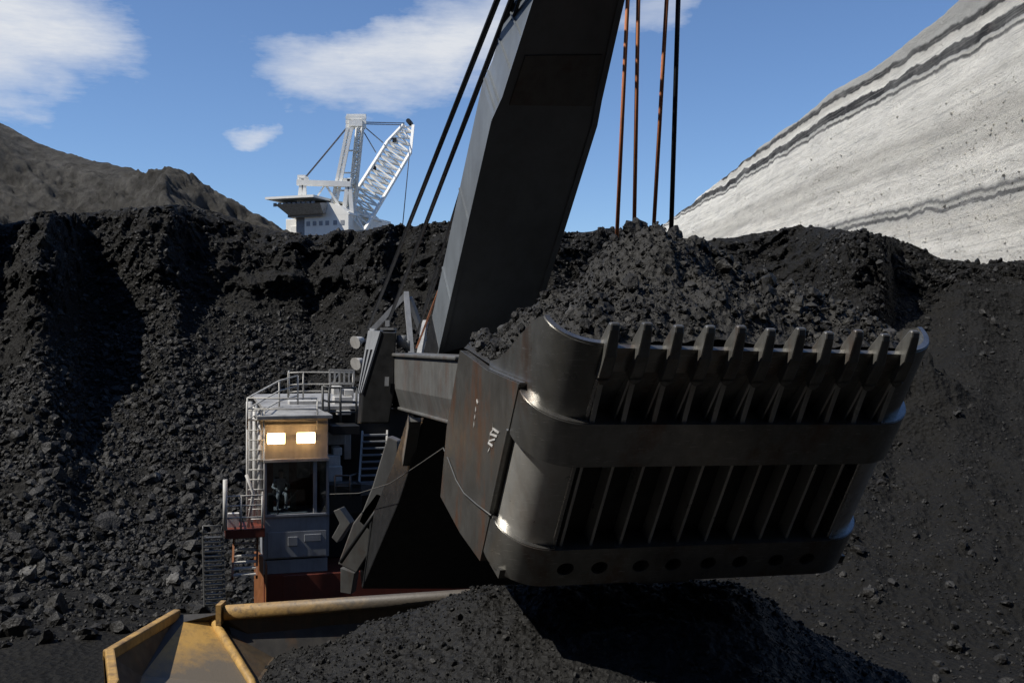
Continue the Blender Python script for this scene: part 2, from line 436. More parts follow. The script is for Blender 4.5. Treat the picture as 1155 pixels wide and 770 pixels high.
for k in range(npl + 1):
    t = k / npl; dd = d_rim * (1 + 24 * t ** 3); rows.append((dd, z_rim - .12 * (dd - d_rim) * np.exp(-(dd - d_rim) / 60) + .035 * (dd - d_rim) * (dd < 2200))); zone.append((.3 * (1 - t), 0, .25 * (1 - smooth(0, .1, t))))
Dm = np.array([r[0] for r in rows]); Zm = np.array([r[1] for r in rows]); zone = np.array(zone, float)
X = np.where(np.abs(th) <= th_view, Dm * np.tan(thc), Dm / math.cos(th_view) * np.sin(th)); Y = np.where(np.abs(th) <= th_view, Dm, Dm / math.cos(th_view) * np.cos(th))
P = np.stack([X, Y, Zm], -1)
wf, wsl, wc = zone[:, 0][:, None], zone[:, 1][:, None], zone[:, 2][:, None]
nfine = fbm(P * .9, 4, 20); nmid = fbm(P * .22, 4, 30)
Q = P * np.array([.11, .11, .085]); rg = ridged(Q, 5, 40, .55)
rg2 = ridged(P * np.array([.42, .42, .30]), 4, 47, .6)
chunk = vnoise(np.floor(P * np.array([.55, .55, .5]) + .8 * np.stack([nfine, nmid, nfine], -1)) * 1.37, 60)
disp_out = wc * (.95 * rg + .5 * rg2 + .4 * chunk)
dirx = np.where(np.abs(th) <= th_view, -np.sin(thc), -np.sin(th)); diry = -np.cos(th)
P[..., 0] += disp_out * dirx; P[..., 1] += disp_out * diry
P[..., 2] += wf * .10 * nfine + wsl * (.22 * nfine + .55 * nmid) + wc * (.45 * nfine + .55 * nmid) * .9 + wc * .25 * chunk
# a knoll of broken coal behind the dipper, right
kx = np.exp(-(((P[..., 0] - 26.5) / 3.0) ** 2 + ((P[..., 1] - 71) / 3.2) ** 2)); P[..., 2] += kx * (3.0 + 1.2 * rg2 + .5 * nfine)
nr, nc = P.shape[:2]
terr = mesh_np('terrain', P.reshape(-1, 3), grid_faces(nr, nc)[:, ::-1], M['coal_ground'], smooth_shade=True)
tag(terr, kind='structure')

# loose coal on the slope (uncountable)
def scatter_on(n, i0, i1, cmin, cmax, smin, smax, power, seed, clump=True):
    r = np.random.default_rng(seed)
    ii = r.uniform(i0, i1, n * 3); jj = r.uniform(cmin, cmax, n * 3)
    a = np.floor(ii).astype(int); b = np.floor(jj).astype(int); u = (ii - a)[:, None]; v = (jj - b)[:, None]
    p = (P[a, b] * (1 - u) + P[a + 1, b] * u) * (1 - v) + (P[a, b + 1] * (1 - u) + P[a + 1, b + 1] * u) * v
    if clump:
        k = vnoise(p * .16, seed) + .5 * vnoise(p * .5, seed + 1); keep = r.uniform(-.9, .9, n * 3) < k + .1; p = p[keep]
    p = p[:n]
    s = smin * (1 - r.uniform(0, 1, len(p)) * (1 - (smin / smax) ** power)) ** (-1 / power)
    return p, s
c0 = 70; span = 980
cpx = lambda x: c0 + int((math.tan(math.atan((x - CX) / F)) + math.tan(th_view)) / (2 * math.tan(th_view)) * (span - 1))
parts = []
S0, S1 = nf - 12, nf + ns + 6
p_, s_ = scatter_on(46000, S0, S1, cpx(-60), cpx(620), .07, .46, 2.15, 101); parts.append(rocks(p_, s_, ICO1, 30, .25, 5))
p_, s_ = scatter_on(1300, S0, nf + 190, cpx(-60), cpx(560), .25, .66, 3.0, 103); parts.append(rocks(p_, s_, ICO2, 24, .28, 7))
p_, s_ = scatter_on(9000, S0 - 10, S1, cpx(600), cpx(1220), .05, .20, 2.6, 105, False); parts.append(rocks(p_, s_, ICO1, 30, .25, 9))
p_, s_ = scatter_on(260, S0, S1, cpx(600), cpx(1220), .18, .42, 3, 107); parts.append(rocks(p_, s_, ICO2, 24, .28, 11))
p_, s_ = scatter_on(5000, nf + ns, nf + ns + nw, cpx(-40), cpx(1200), .10, .42, 2.4, 109); parts.append(rocks(p_, s_, ICO1, 30, .3, 13, .5))
v_, f_ = join(parts)
rub = mesh_np('coal_rubble', v_, f_, M['coal_lump'])
tag(rub, 'loose black coal rubble strewn over the pit slope behind the shovel', 'rubble', kind='stuff')

# single stones one can pick out
def ground_at(px, py):
    d = V((px - CX) / F, 1, -(py - CY) / F)
    j = cpx(px); best = None
    col = P[:, j]; pyc = CY - F * (col[:, 2] - CZ) / col[:, 1]
    k = np.where(np.diff(np.sign(pyc - py)) != 0)[0]
    k = [q for q in k if q > 20][0] if len(k) else nf
    return col[k]
BOULD = [('coal_boulder', 196, 657, .62, 'pale_rock', 'pale grey broken stone on the coal slope beside the hanging ladder'),
         ('coal_boulder', 36, 652, .55, 'pale_rock', 'small pale stone low on the coal slope far from the shovel'),
         ('coal_boulder', 62, 684, .70, 'coal_lump', 'blocky black coal boulder at the foot of the rubble slope'),
         ('coal_boulder', 118, 680, .62, 'coal_lump', 'dark coal boulder just above the yellow truck tray corner'),
         ('coal_boulder', 180, 541, .45, 'pale_rock', 'light grey stone alone halfway up the coal slope level with the cab window'),
         ('coal_boulder', 124, 592, .80, 'coal_lump', 'large coal boulder midway up the rubble slope beside the boarding platform'),
         ('coal_boulder', 982, 668, .45, 'coal_lump', 'lone black coal lump on the smooth ground beyond the dipper')]
for k, (nm, px, py, s, mt, lab) in enumerate(BOULD):
    g = ground_at(px, py)
    v_, f_ = rocks(np.array([[0, 0, 0.]]), np.array([s]), ICO3, 1, .22, 300 + k, .3)
    v_ = v_ + (.05 * s * fbm(v_ * 5 / s, 3, 70 + k))[:, None]
    o = mesh_np(nm, v_, f_, M[mt], loc=(0, 0, 0)); o.location = Vector(g)
    tag(o, lab, 'boulder', 'single stones on the coal slopes')

# ------------------------------------------------------------------ pale highwall, right
yy = 70 * (640 / 70) ** np.linspace(0, 1, 420)
ztop = 59.5 + 1.2 * vnoise(np.stack([yy * .02, 0 * yy, 0 * yy], -1), 3) + .5 * vnoise(np.stack([yy * .09, 0 * yy, 0 * yy], -1), 6)
tt = np.linspace(0, 1, 210)
Zw = 2 + (ztop[None] - 2) * np.minimum(tt / .9, 1)[:, None]
Yw = np.repeat(yy[None], 210, 0)
Xw = 60.5 - (58 - Zw) * .12 + np.maximum(tt - .9, 0)[:, None] * 700
Pw = np.stack([Xw, Yw, Zw], -1)
sl = Zw - .028 * Yw
led = vnoise(np.stack([0 * sl, Yw * .01, sl * .55], -1), 12) + .6 * vnoise(np.stack([0 * sl, Yw * .03, sl * 1.4], -1), 14)
inner = (tt < .9)[:, None] * 1.0
Pw[..., 0] -= (.8 * fbm(Pw * .03, 3, 50) + .12 * fbm(Pw * np.array([.3, .2, .4]), 5, 55, .62) + .10 * led + .08 * ridged(Pw * np.array([.5, .45, .12]), 4, 57)) * (.4 + .6 * inner)
Pw[..., 2] += (1 - inner) * .6 * fbm(Pw * .1, 3, 58)
hw = mesh_np('hill', Pw.reshape(-1, 3), grid_faces(210, 420)[:, ::-1], M['strata'], smooth_shade=True)
tag(hw, kind='structure')
r = np.random.default_rng(9)
ii = (r.beta(1.3, 1.6, 9000) * 180).astype(int); jj = r.integers(10, 330, 9000)
kp = vnoise(Pw[ii, jj] * np.array([.05, .03, .12]), 64) > -.1; ii, jj = ii[kp], jj[kp]
sz = .08 * (1 - r.uniform(0, 1, len(ii)) * (1 - (.08 / .40) ** 2.4)) ** (-1 / 2.4)
v_, f_ = rocks(Pw[ii, jj] + r.normal(size=(len(ii), 3)) * np.array([.05, .6, .25]), sz, ICO1, 24, .3, 17, .5)
wr = mesh_np('rubble', v_, f_, M['strata']); tag(wr, 'broken pale stones clinging to the face of the light grey bank', 'rubble', kind='stuff')

# ------------------------------------------------------------------ spoil hill, left
SK = [(-500, -40), (-300, 0), (-120, 78), (-60, 108), (0, 140), (30, 156), (60, 168), (100, 180), (135, 190), (165, 198), (190, 210), (214, 218), (226, 222), (240, 232), (262, 246), (285, 256), (330, 275), (420, 300), (520, 330)]
ax = np.linspace(-500, 520, 460); tt = np.linspace(0, 1, 220)
Yr = 215 - (ax - 0) * .12
Ys = (120 + (Yr - 120)[None] * np.minimum(tt / .75, 1)[:, None]) + np.maximum(tt - .75, 0)[:, None] * 500
zr = CZ + (CY - interp(SK, ax)) / F * Yr
prof = np.where(tt < .75, (tt / .75) ** 1.05, 1 - (tt - .75) * 1.6)
Zs = 14 + (zr - 14)[None] * prof[:, None]
Xs = (ax - CX)[None] / F * Yr[None] + (np.minimum(tt / .75, 1) - 1)[:, None] * -14 + np.zeros_like(Ys)
Xs = Xs * (.35 + .65 * Ys / Yr[None]) + (1 - (.35 + .65 * Ys / Yr[None])) * -20
Ps = np.stack([Xs, Ys, Zs], -1)
w = (1 - np.exp(-((tt - .75) / .10) ** 2))[:, None] * .88 + .12
ca, sa = math.cos(.62), math.sin(.62)
Rt = np.stack([Ps[..., 0] * ca - Ps[..., 2] * sa, Ps[..., 1] * .6, Ps[..., 0] * sa + Ps[..., 2] * ca], -1)
dsp = 7.0 * (ridged(Rt * np.array([.008, .02, .05]), 3, 80, .5) - .35) + 1.6 * ridged(Rt * np.array([.03, .08, .16]), 5, 85, .62) + .6 * fbm(Ps * .35, 5, 87, .65)
Ps[..., 2] += dsp * w * .75 + .25 * fbm(Ps * .25, 4, 89, .6); Ps[..., 1] -= dsp * w * .6
hl = mesh_np('hill', Ps.reshape(-1, 3), grid_faces(220, 460)[:, ::-1], M['spoil'], smooth_shade=True)
tag(hl, kind='structure')

# ------------------------------------------------------------------ the rope shovel
YAW = math.radians(16.0)
SH = (V(-4.6, 44, 0), np.stack([V(math.cos(YAW), math.sin(YAW), 0), V(math.sin(YAW), -math.cos(YAW), 0), V(0, 0, 1)], 1))   # right, forward, up
def hp(px, py, h):
    d = V((px - CX) / F, 1, -(py - CY) / F); o = SH[1].T @ (V(0, 0, CZ) - SH[0]); dl = SH[1].T @ d
    t = (h - o[1]) / dl[1]; q = o + t * dl; return q[0], q[2]
def hr(px, h): return hp(px, 500, h)[0]
def hz(py, h, px=330): return hp(px, py, h)[1]

shovel = empty('mining_shovel', SH[0])
tag(shovel, 'huge electric rope shovel with dark boom swinging a loaded steel dipper over the truck', 'mining shovel')

# --- dipper frame
def rot(yaw, pitch, roll):
    u = V(math.cos(yaw), math.sin(yaw), 0); h = V(math.sin(yaw), -math.cos(yaw), 0); k = V(0, 0, 1)
    w = math.cos(pitch) * k + math.sin(pitch) * h; v = math.cos(pitch) * h - math.sin(pitch) * k
    return np.stack([math.cos(roll) * u - math.sin(roll) * w, v, math.cos(roll) * w + math.sin(roll) * u], 1)
DP = (V(3.184, 19.5, 8.636), rot(.2817, .5726, .0272))
DW = lambda u, v, w: DP[0] + DP[1] @ V(u, v, w)
W0, R0 = 2.72, .92
def corner(side, off, n=14, vb=None, uf=0.0):
    """plan path of one rounded front corner, from the side plate round to the flat front"""
    r = R0 - off; pts = []
    if vb is not None: pts.append((-(W0 + r), vb))
    for k in range(n + 1):
        t = math.pi / 2 * k / n; pts.append((-W0 - r * math.cos(t), -R0 + r * math.sin(t)))
    if uf: pts.append((-W0 + uf, -off))
    return [(p[0] * -side, p[1]) for p in pts]
def shell(mb, po, pi, w0, w1):
    n = len(po); g = lambda w, k: w[k] if hasattr(w, '__len__') else w
    vs = []
    for k in range(n):
        vs += [(*po[k], g(w0, k)), (*po[k], g(w1, k)), (*pi[k], g(w1, k)), (*pi[k], g(w0, k))]
    sm = [];
    for k in range(n - 1):
        a, b = 4 * k, 4 * k + 4
        mb.add([vs[i] for i in (a, b, b + 1, a + 1)], [(0, 1, 2, 3)], True)
        mb.add([vs[i] for i in (a + 1, b + 1, b + 2, a + 2)], [(0, 1, 2, 3)])
        mb.add([vs[i] for i in (a + 2, b + 2, b + 3, a + 3)], [(0, 1, 2, 3)], True)
        mb.add([vs[i] for i in (a + 3, b + 3, b, a)], [(0, 1, 2, 3)])
    e = 4 * (n - 1)
    mb.add(vs[0:4], [(0, 1, 2, 3)]); mb.add(vs[e:e + 4], [(3, 2, 1, 0)])
def edge_split(o):
    m = o.modifiers.new('split', 'EDGE_SPLIT'); m.split_angle = math.radians(35); return o

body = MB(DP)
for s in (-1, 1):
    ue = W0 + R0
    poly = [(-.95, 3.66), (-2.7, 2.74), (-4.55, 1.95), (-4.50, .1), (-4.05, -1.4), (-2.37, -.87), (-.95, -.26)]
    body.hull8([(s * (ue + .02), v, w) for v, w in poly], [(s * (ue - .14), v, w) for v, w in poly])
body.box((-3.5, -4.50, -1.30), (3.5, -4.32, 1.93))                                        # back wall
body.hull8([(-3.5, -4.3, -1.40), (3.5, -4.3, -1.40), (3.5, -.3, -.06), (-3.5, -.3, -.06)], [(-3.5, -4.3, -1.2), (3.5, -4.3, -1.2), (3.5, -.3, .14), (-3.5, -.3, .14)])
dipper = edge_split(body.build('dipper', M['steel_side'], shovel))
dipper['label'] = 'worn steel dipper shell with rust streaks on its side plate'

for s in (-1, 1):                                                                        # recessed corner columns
    cl_ = MB(DP); shell(cl_, corner(s, .10, 24), corner(s, .24, 24), .55, 2.80); edge_split(cl_.build('corner_column', M['steel_highlight'], dipper))
fr = MB(DP)
fr.box((-W0, -.52, .50), (W0, -.42, 2.80))
edge_split(fr.build('front_plate', M['steel_dark'], dipper))  # dark steel carries the shade of the deep recess
# bands
holes = []
for px in (639, 677, 723, 759, 798, 833, 873, 907):
    d = V((px - CX) / F, 1, -(637 - CY) / F); o_ = DP[1].T @ (V(0, 0, CZ) - DP[0]); dl = DP[1].T @ d; t_ = -o_[1] / dl[1]; holes.append((o_ + t_ * dl)[0])
bb = MB(DP)
for s in (-1, 1):
    shell(bb, corner(s, 0, 14, -.98), corner(s, .40, 14, -.98), 0.0, .85)
cuts = [-W0] + [(holes[k] + holes[k + 1]) / 2 for k in range(7)] + [W0]
for k in range(8):
    a, b_, c_ = cuts[k], cuts[k + 1], holes[k]; wc_, rh = .40, .155
    N = 24; ring = [(c_ + rh * math.cos(2 * math.pi * q / N), wc_ + rh * .92 * math.sin(2 * math.pi * q / N)) for q in range(N)]
    sq = []
    for q in range(N):
        t = 2 * math.pi * q / N; dx, dy = math.cos(t), math.sin(t)
        sx = (b_ - c_) / dx if dx > 1e-6 else ((a - c_) / dx if dx < -1e-6 else 1e9); sy = (.85 - wc_) / dy if dy > 1e-6 else ((0 - wc_) / dy if dy < -1e-6 else 1e9)
        m_ = min(sx, sy); sq.append((c_ + m_ * dx, wc_ + m_ * dy))
    cor = [(b_, .85), (a, .85), (a, 0), (b_, 0)]
    pts = [(x, 0, y) for x, y in sq] + [(x, 0, y) for x, y in ring] + [(x, -.36, y) for x, y in ring] + [(x, 0, y) for x, y in cor]
    fs = []
    for q in range(N):
        q2 = (q + 1) % N; fs.append((q, q2, N + q2, N + q)); fs.append((N + q, N + q2, 2 * N + q2, 2 * N + q))
        t1, t2 = sq[q], sq[q2]
        if abs(t1[0] - t2[0]) > 1e-6 and abs(t1[1] - t2[1]) > 1e-6:
            ci = min(range(4), key=lambda z: abs(cor[z][0] - t1[0]) + abs(cor[z][1] - t1[1]) + abs(cor[z][0] - t2[0]) + abs(cor[z][1] - t2[1])); fs.append((q, 3 * N + ci, q2))
    bb.add(pts, fs)
bb.add([(-W0, 0, .85), (W0, 0, .85), (W0, -.42, .85), (-W0, -.42, .85)], [(0, 1, 2, 3)])
bb.add([(-W0, 0, 0), (W0, 0, 0), (W0, -.42, 0), (-W0, -.42, 0)], [(3, 2, 1, 0)])
bb.add([(-W0, -.40, 0), (W0, -.40, 0), (W0, -.40, .85), (-W0, -.40, .85)], [(0, 1, 2, 3)])
edge_split(bb.build('bottom_band', M['steel'], dipper))
mbd = MB(DP)
path_o = corner(-1, 0, 14, -.98) + [(-p[0], p[1]) for p in corner(-1, 0, 14, -.98)][::-1]
path_i = corner(-1, .42, 14, -.98) + [(-p[0], p[1]) for p in corner(-1, .42, 14, -.98)][::-1]
shell(mbd, path_o, path_i, 2.68, 3.55)
edge_split(mbd.build('middle_band', M['steel'], dipper))
# lip with side wings
lp = MB(DP)
for s in (-1, 1):
    po = [(-s * -1 * 0 + s * (W0 + R0 - .12), v) for v in (-3.0, -2.6, -2.2, -1.8, -1.4, -1.1)] + corner(s, .12)
    pi = [(s * (W0 + R0 - .24), v) for v in (-3.0, -2.6, -2.2, -1.8, -1.4, -1.1)] + corner(s, .24)
    top = [2.75, 3.05, 3.5, 4.0, 4.55, 4.85] + [4.98 - .03 * k / 14 for k in range(15)]
    bot = [2.2, 2.4, 2.6, 2.9, 3.2, 3.4] + [3.45] * 15
    shell(lp, po, pi, bot, top)
lp.hull8([(-W0 - .001, -.54, 3.46), (W0 + .001, -.54, 3.46), (W0 + .001, -.44, 3.46), (-W0 - .001, -.44, 3.46)], [(-W0 - .001, -.36, 4.40), (W0 + .001, -.36, 4.40), (W0 + .001, -.16, 4.46), (-W0 - .001, -.16, 4.46)])
lp.hull8([(-W0 - .001, -.36, 4.402), (W0 + .001, -.36, 4.402), (W0 + .001, -.159, 4.462), (-W0 - .001, -.159, 4.462)], [(-W0 - .001, -.22, 4.93), (W0 + .001, -.22, 4.93), (W0 + .001, -.12, 4.93), (-W0 - .001, -.12, 4.93)])
edge_split(lp.build('lip', M['steel'], dipper))
# bright worn rims lie in the plates' own top edges: thin wear strips
for s in (-1, 1):
    for oa, ob, za_, zb_ in ((.135, .225, 4.93, 5.0), (.015, .15, 3.50, 3.575), (.015, .13, .80, .875)):
        rim = MB(DP); shell(rim, corner(s, oa), corner(s, ob), za_, zb_); edge_split(rim.build('wear_rim', M['steel_bright'], dipper))
    ue = W0 + R0; rim = MB(DP)
    rim.hull8([(s * (ue + .005), -.95, 3.60), (s * (ue + .005), -2.7, 2.69), (s * (ue + .005), -4.5, 1.93), (s * (ue - .1), -4.5, 1.93), (s * (ue - .1), -2.7, 2.69), (s * (ue - .1), -.95, 3.60)],
              [(s * (ue + .005), -.95, 3.69), (s * (ue + .005), -2.7, 2.77), (s * (ue + .005), -4.5, 1.98), (s * (ue - .1), -4.5, 1.98), (s * (ue - .1), -2.7, 2.77), (s * (ue - .1), -.95, 3.69)])
    edge_split(rim.build('wear_rim', M['steel_bright'], dipper))
# teeth, one after another, and the ribs under them
TU = [-2.66 + .536 * k for k in range(11)]
tp = MB(DP); u0 = TU[0]
prof = [(-.20, 4.40), (-.04, 4.38), (.02, 4.46), (.03, 4.85), (-.06, 5.28), (-.11, 5.38), (-.19, 5.36), (-.30, 4.97), (-.30, 4.80)]
def tooth_w(w): return .108 if w < 4.85 else .108 - .030 * (w - 4.85) / .53
lo = [(u0 - tooth_w(w), v, w) for v, w in prof]; hi = [(u0 + tooth_w(w), v, w) for v, w in prof]
tp.hull8(lo, hi)
tp.hull8([(u0 - .108 * math.cos(t), .0, 4.42 - .12 * math.sin(t)) for t in np.linspace(0, math.pi, 9)], [(u0 - .108 * math.cos(t), -.12, 4.42 - .12 * math.sin(t)) for t in np.linspace(0, math.pi, 9)])
tooth = tp.build('tooth', M['tooth'], dipper, bevel=.03)
wear = [0, .02, -.01, .0, .015, -.02, .01, -.05, .0, -.06, .02]
for k in range(1, 11):
    c = tooth.copy(); COL.objects.link(c); c.parent = dipper
    c.location = Vector(DP[1] @ V(.536 * k, 0, wear[k]))
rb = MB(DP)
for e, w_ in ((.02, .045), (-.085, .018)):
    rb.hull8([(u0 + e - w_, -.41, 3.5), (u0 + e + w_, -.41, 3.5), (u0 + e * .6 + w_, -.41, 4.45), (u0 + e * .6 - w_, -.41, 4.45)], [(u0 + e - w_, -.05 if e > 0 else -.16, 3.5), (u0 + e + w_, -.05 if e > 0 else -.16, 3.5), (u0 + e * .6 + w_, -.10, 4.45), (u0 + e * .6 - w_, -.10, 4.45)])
rib = rb.build('lip_rib', M['steel_highlight'], dipper, bevel=.008)
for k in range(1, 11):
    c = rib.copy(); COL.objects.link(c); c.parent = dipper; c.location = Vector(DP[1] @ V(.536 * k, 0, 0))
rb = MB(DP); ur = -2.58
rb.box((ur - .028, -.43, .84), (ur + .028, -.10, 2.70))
rib = rb.build('front_rib', M['steel_highlight'], dipper, bevel=.01)
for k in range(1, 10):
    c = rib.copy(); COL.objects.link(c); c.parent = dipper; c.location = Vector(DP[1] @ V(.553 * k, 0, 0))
# weld edge posts between columns and panels; their highlight put into brighter steel
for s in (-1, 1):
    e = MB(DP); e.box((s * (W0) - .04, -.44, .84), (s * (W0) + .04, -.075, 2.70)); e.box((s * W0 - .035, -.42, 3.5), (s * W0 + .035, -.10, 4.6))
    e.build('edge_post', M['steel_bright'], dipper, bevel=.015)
    g = MB(DP); g.bar((s * (W0 + R0 + .0), -.97, .8), (s * (W0 + R0 + .0), -.97, 2.72), .07, .10); g.build('weld_seam', M['steel'], dipper, bevel=.02)
for (u, v, w) in ((-3.0, -.55, -.02), (-2.45, -.65, -.06), (2.2, -.5, -.06)):
    lt = MB(DP); lt.hull8([(u - .28, v - .5, w), (u + .28, v - .5, w), (u + .28, v + .3, w), (u - .28, v + .3, w)], [(u - .16, v - .35, w - .32), (u + .16, v - .35, w - .32), (u + .1, v + .05, w - .32), (u - .1, v + .05, w - .32)])
    lt.build('door_lug', M['steel'], dipper, bevel=.02)
lt = MB(DP); lt.box((-.5, -1.1, -.62), (.35, -.6, -.12)); lt.box((-.62, -.62, -.60), (.45, -.52, -.50)); lt.build('latch', M['steel'], dipper, bevel=.02)
# chalky weld scribbles on the side plate
ue = W0 + R0 + .024
def stroke(pts, w=.022):
    for a, b_ in zip(pts, pts[1:]): mk.bar((-ue, *a), (-ue, *b_), .012, w, up=(1, 0, 0)) if False else mk.hull8(
        [(-ue, a[0], a[1] - w), (-ue, b_[0], b_[1] - w), (-ue, b_[0], b_[1] + w), (-ue, a[0], a[1] + w)], [(-ue - .012, a[0], a[1] - w), (-ue - .012, b_[0], b_[1] - w), (-ue - .012, b_[0], b_[1] + w), (-ue - .012, a[0], a[1] + w)])
def side(px, py):
    d = V((px - CX) / F, 1, -(py - CY) / F); o = DP[1].T @ (V(0, 0, CZ) - DP[0]); dl = DP[1].T @ d; t = (-ue - o[0]) / dl[0]; q = o + t * dl; return q[1], q[2]
for pts in ([(557, 477), (556, 483), (563, 488)], [(557, 484), (553, 489), (561, 492)], [(553, 491), (552, 497), (559, 495)], [(551, 499), (556, 503), (557, 498)], [(553, 505), (551, 509)],
            [(538, 451), (539, 455)], [(537, 459), (537, 464)], [(536, 468), (536, 472)], [(535, 476), (535, 481)]):
    mk = MB(DP); stroke([side(*p) for p in pts]); mk.build('chalk_mark', M['white'], dipper)
# hanger (bail) at the dipper's back that the hoist ropes hold
bl = MB(DP); bl.tube([(-1.6, -4.6, 1.7), (-1.5, -4.5, 2.6), (-.9, -4.3, 3.2), (.9, -4.3, 3.2), (1.5, -4.5, 2.6), (1.6, -4.6, 1.7)], .16, 10)
bl.build('bail', M['steel_dark'], dipper)
# --- hoist ropes
for (xa, ya, xb, mt) in ((708, 283, 695, 'rope_rust'), (720, 275, 715, 'rope_rust'), (752, 263, 737, 'rope_rust'), (765, 262, 757, 'rope_black')):
    lo_ = at(xb, ya, 22.3); tp_ = at(xa, 0, 21.4)
    d_ = lo_ - tp_; a_ = lo_ + d_ * .16; b_ = tp_ - d_ * .6
    MB().tube([a_, b_], 0.042 if mt == 'rope_rust' else .05, 8).build('hoist_rope', M[mt], shovel)

# --- boom: a tapering box girder at 45 degrees; its foot spreads
bd = V(math.sin(YAW) * .7071, -math.cos(YAW) * .7071, .7071); bn = V(-math.sin(YAW) * .7071, math.cos(YAW) * .7071, .7071)
bp0 = V(-3.3, 38, 4.0)
def onboom(px, py):
    d = V((px - CX) / F, 1, -(py - CY) / F); o = V(0, 0, CZ); t = ((bp0 - o) @ bn) / (d @ bn); return o + t * d
Lp = [onboom(*p) for p in ((408, 664), (450, 565), (471, 500), (496, 400), (557, 135), (569, 109), (604, 0))]
Rp = [onboom(*p) for p in ((612, 664), (580, 560), (586, 500), (598, 372), (670, 140), (675, 112), (700, 0))]
for s_ in (Lp, Rp):
    e = s_[-1] + (s_[-1] - s_[-2]) * 1.0; s_.append(e)
Lp[-1] = Lp[-2] + bd * 4.2 + .15 * SH[1][:, 0]; Rp[-1] = Rp[-2] + bd * 4.2 - .15 * SH[1][:, 0]
bt = MB(); n = len(Lp); T = 1.55
vs = []
for l, r in zip(Lp, Rp): vs += [l, r, r + bn * T, l + bn * T]
fs = [(0, 1, 2, 3), (4 * n - 1, 4 * n - 2, 4 * n - 3, 4 * n - 4)]
for k in range(3, n - 1):
    a = 4 * k; b_ = a + 4
    fs += [(a, a + 1, b_ + 1, b_), (a + 1, a + 2, b_ + 2, b_ + 1), (a + 2, a + 3, b_ + 3, b_ + 2), (a + 3, a, b_, b_ + 3)]
fs[0] = (12, 13, 14, 15)
bt.add(vs[12:], [tuple(i - 12 for i in f) for f in fs]); boom = bt.build('boom', M['boom'], shovel, bevel=.05)
ft = MB(); fs = [(0, 1, 2, 3), (15, 14, 13, 12)]
for k in range(3):
    a = 4 * k; b_ = a + 4
    fs += [(a, a + 1, b_ + 1, b_), (a + 1, a + 2, b_ + 2, b_ + 1), (a + 2, a + 3, b_ + 3, b_ + 2), (a + 3, a, b_, b_ + 3)]
ft.add([p - bd * .003 for p in vs[:16]], fs); ft.build('boom_foot', M['black'], boom, bevel=.05)  # black carries the foot's shade; the boom itself is grey
pl = MB()   # stiffener plate and weld seams on the underside
def lerpb(t, k): return Lp[k] * (1 - t) + Rp[k] * t
q = [onboom(567, 118) + .06 * (Rp[4] - Lp[4]), onboom(674, 120) - .06 * (Rp[4] - Lp[4]), onboom(686, 62) - .06 * (Rp[4] - Lp[4]), onboom(585, 62) + .06 * (Rp[4] - Lp[4])]
pl.hull8([p - bn * .03 for p in q], [p + bn * .01 for p in q]); pl.build('stiffener_plate', M['arm'], boom, bevel=.01)
fl = MB()
for l0, l1, sgn in [(Lp[k], Lp[k + 1], 1) for k in range(3, n - 1)] + [(Rp[k], Rp[k + 1], -1) for k in range(3, n - 1)]:
    fl.bar(l0 - bn * .03, l1 - bn * .03, .14, .06, up=bn)
fl.build('chord_flange', M['boom'], boom)
for t in (.25, .6):
    for k in (3, 4, 5):
        wl = MB(); p = Lp[k] * (1 - t) + Lp[k + 1] * t; wl.bar(p + bn * .08 - SH[1][:, 0] * .01, p + bn * (T - .08) - SH[1][:, 0] * .01, .05, .05); wl.build('weld_seam', M['boom'], boom)
# boom point sheaves (above the frame)
tipc = (Lp[-1] + Rp[-1]) / 2
sh_ = MB()
for e in (-.7, -.25, .25, .7):
    c = tipc + SH[1][:, 0] * e + bd * .4; sh_.tube([c - SH[1][:, 0] * .09, c + SH[1][:, 0] * .09], 1.1, 28)
sh_.build('sheave', M['steel_dark'], boom)

# --- dipper arms (twin beams)
def arm(off_far, off_near):
    a = MB(); c0 = off_far; c1 = off_near; d = c1 - c0; d /= np.linalg.norm(d); r = np.cross(d, V(0, 0, 1)); r /= np.linalg.norm(r)
    sec = [(-.42, .68), (.42, .68), (.42, -.20), (.26, -.72), (-.26, -.72), (-.42, -.20)]
    a.hull8([c0 + x * r + V(0, 0, z) for x, z in sec], [c1 + x * r + V(0, 0, z) for x, z in sec])
    a.bar(c0 + V(0, 0, .70) - r * 0, c1 + V(0, 0, .70), .98, .09); a.bar(c0 + V(0, 0, -.74), c1 + V(0, 0, -.74), .66, .08)
    return a
nrm_r = SH[1][:, 0]
fa = at(436, 428, 29.6) + nrm_r * .42; na = at(516, 441, 22.6) + nrm_r * .42
o = arm(fa, na).build('dipper_arm', M['arm'], shovel, bevel=.03)
o = arm(fa + nrm_r * 5.0, na + nrm_r * 5.3).build('dipper_arm', M['arm'], shovel, bevel=.03)
# saddle block across the boom
sb = MB(); c = fa + (na - fa) * .25
sb.bar(c - nrm_r * .2 + V(0, 0, -.3), c + nrm_r * 5.2 + V(0, 0, -.3), 1.3, 1.2); sb.build('saddle_block', M['black'], shovel, bevel=.05)
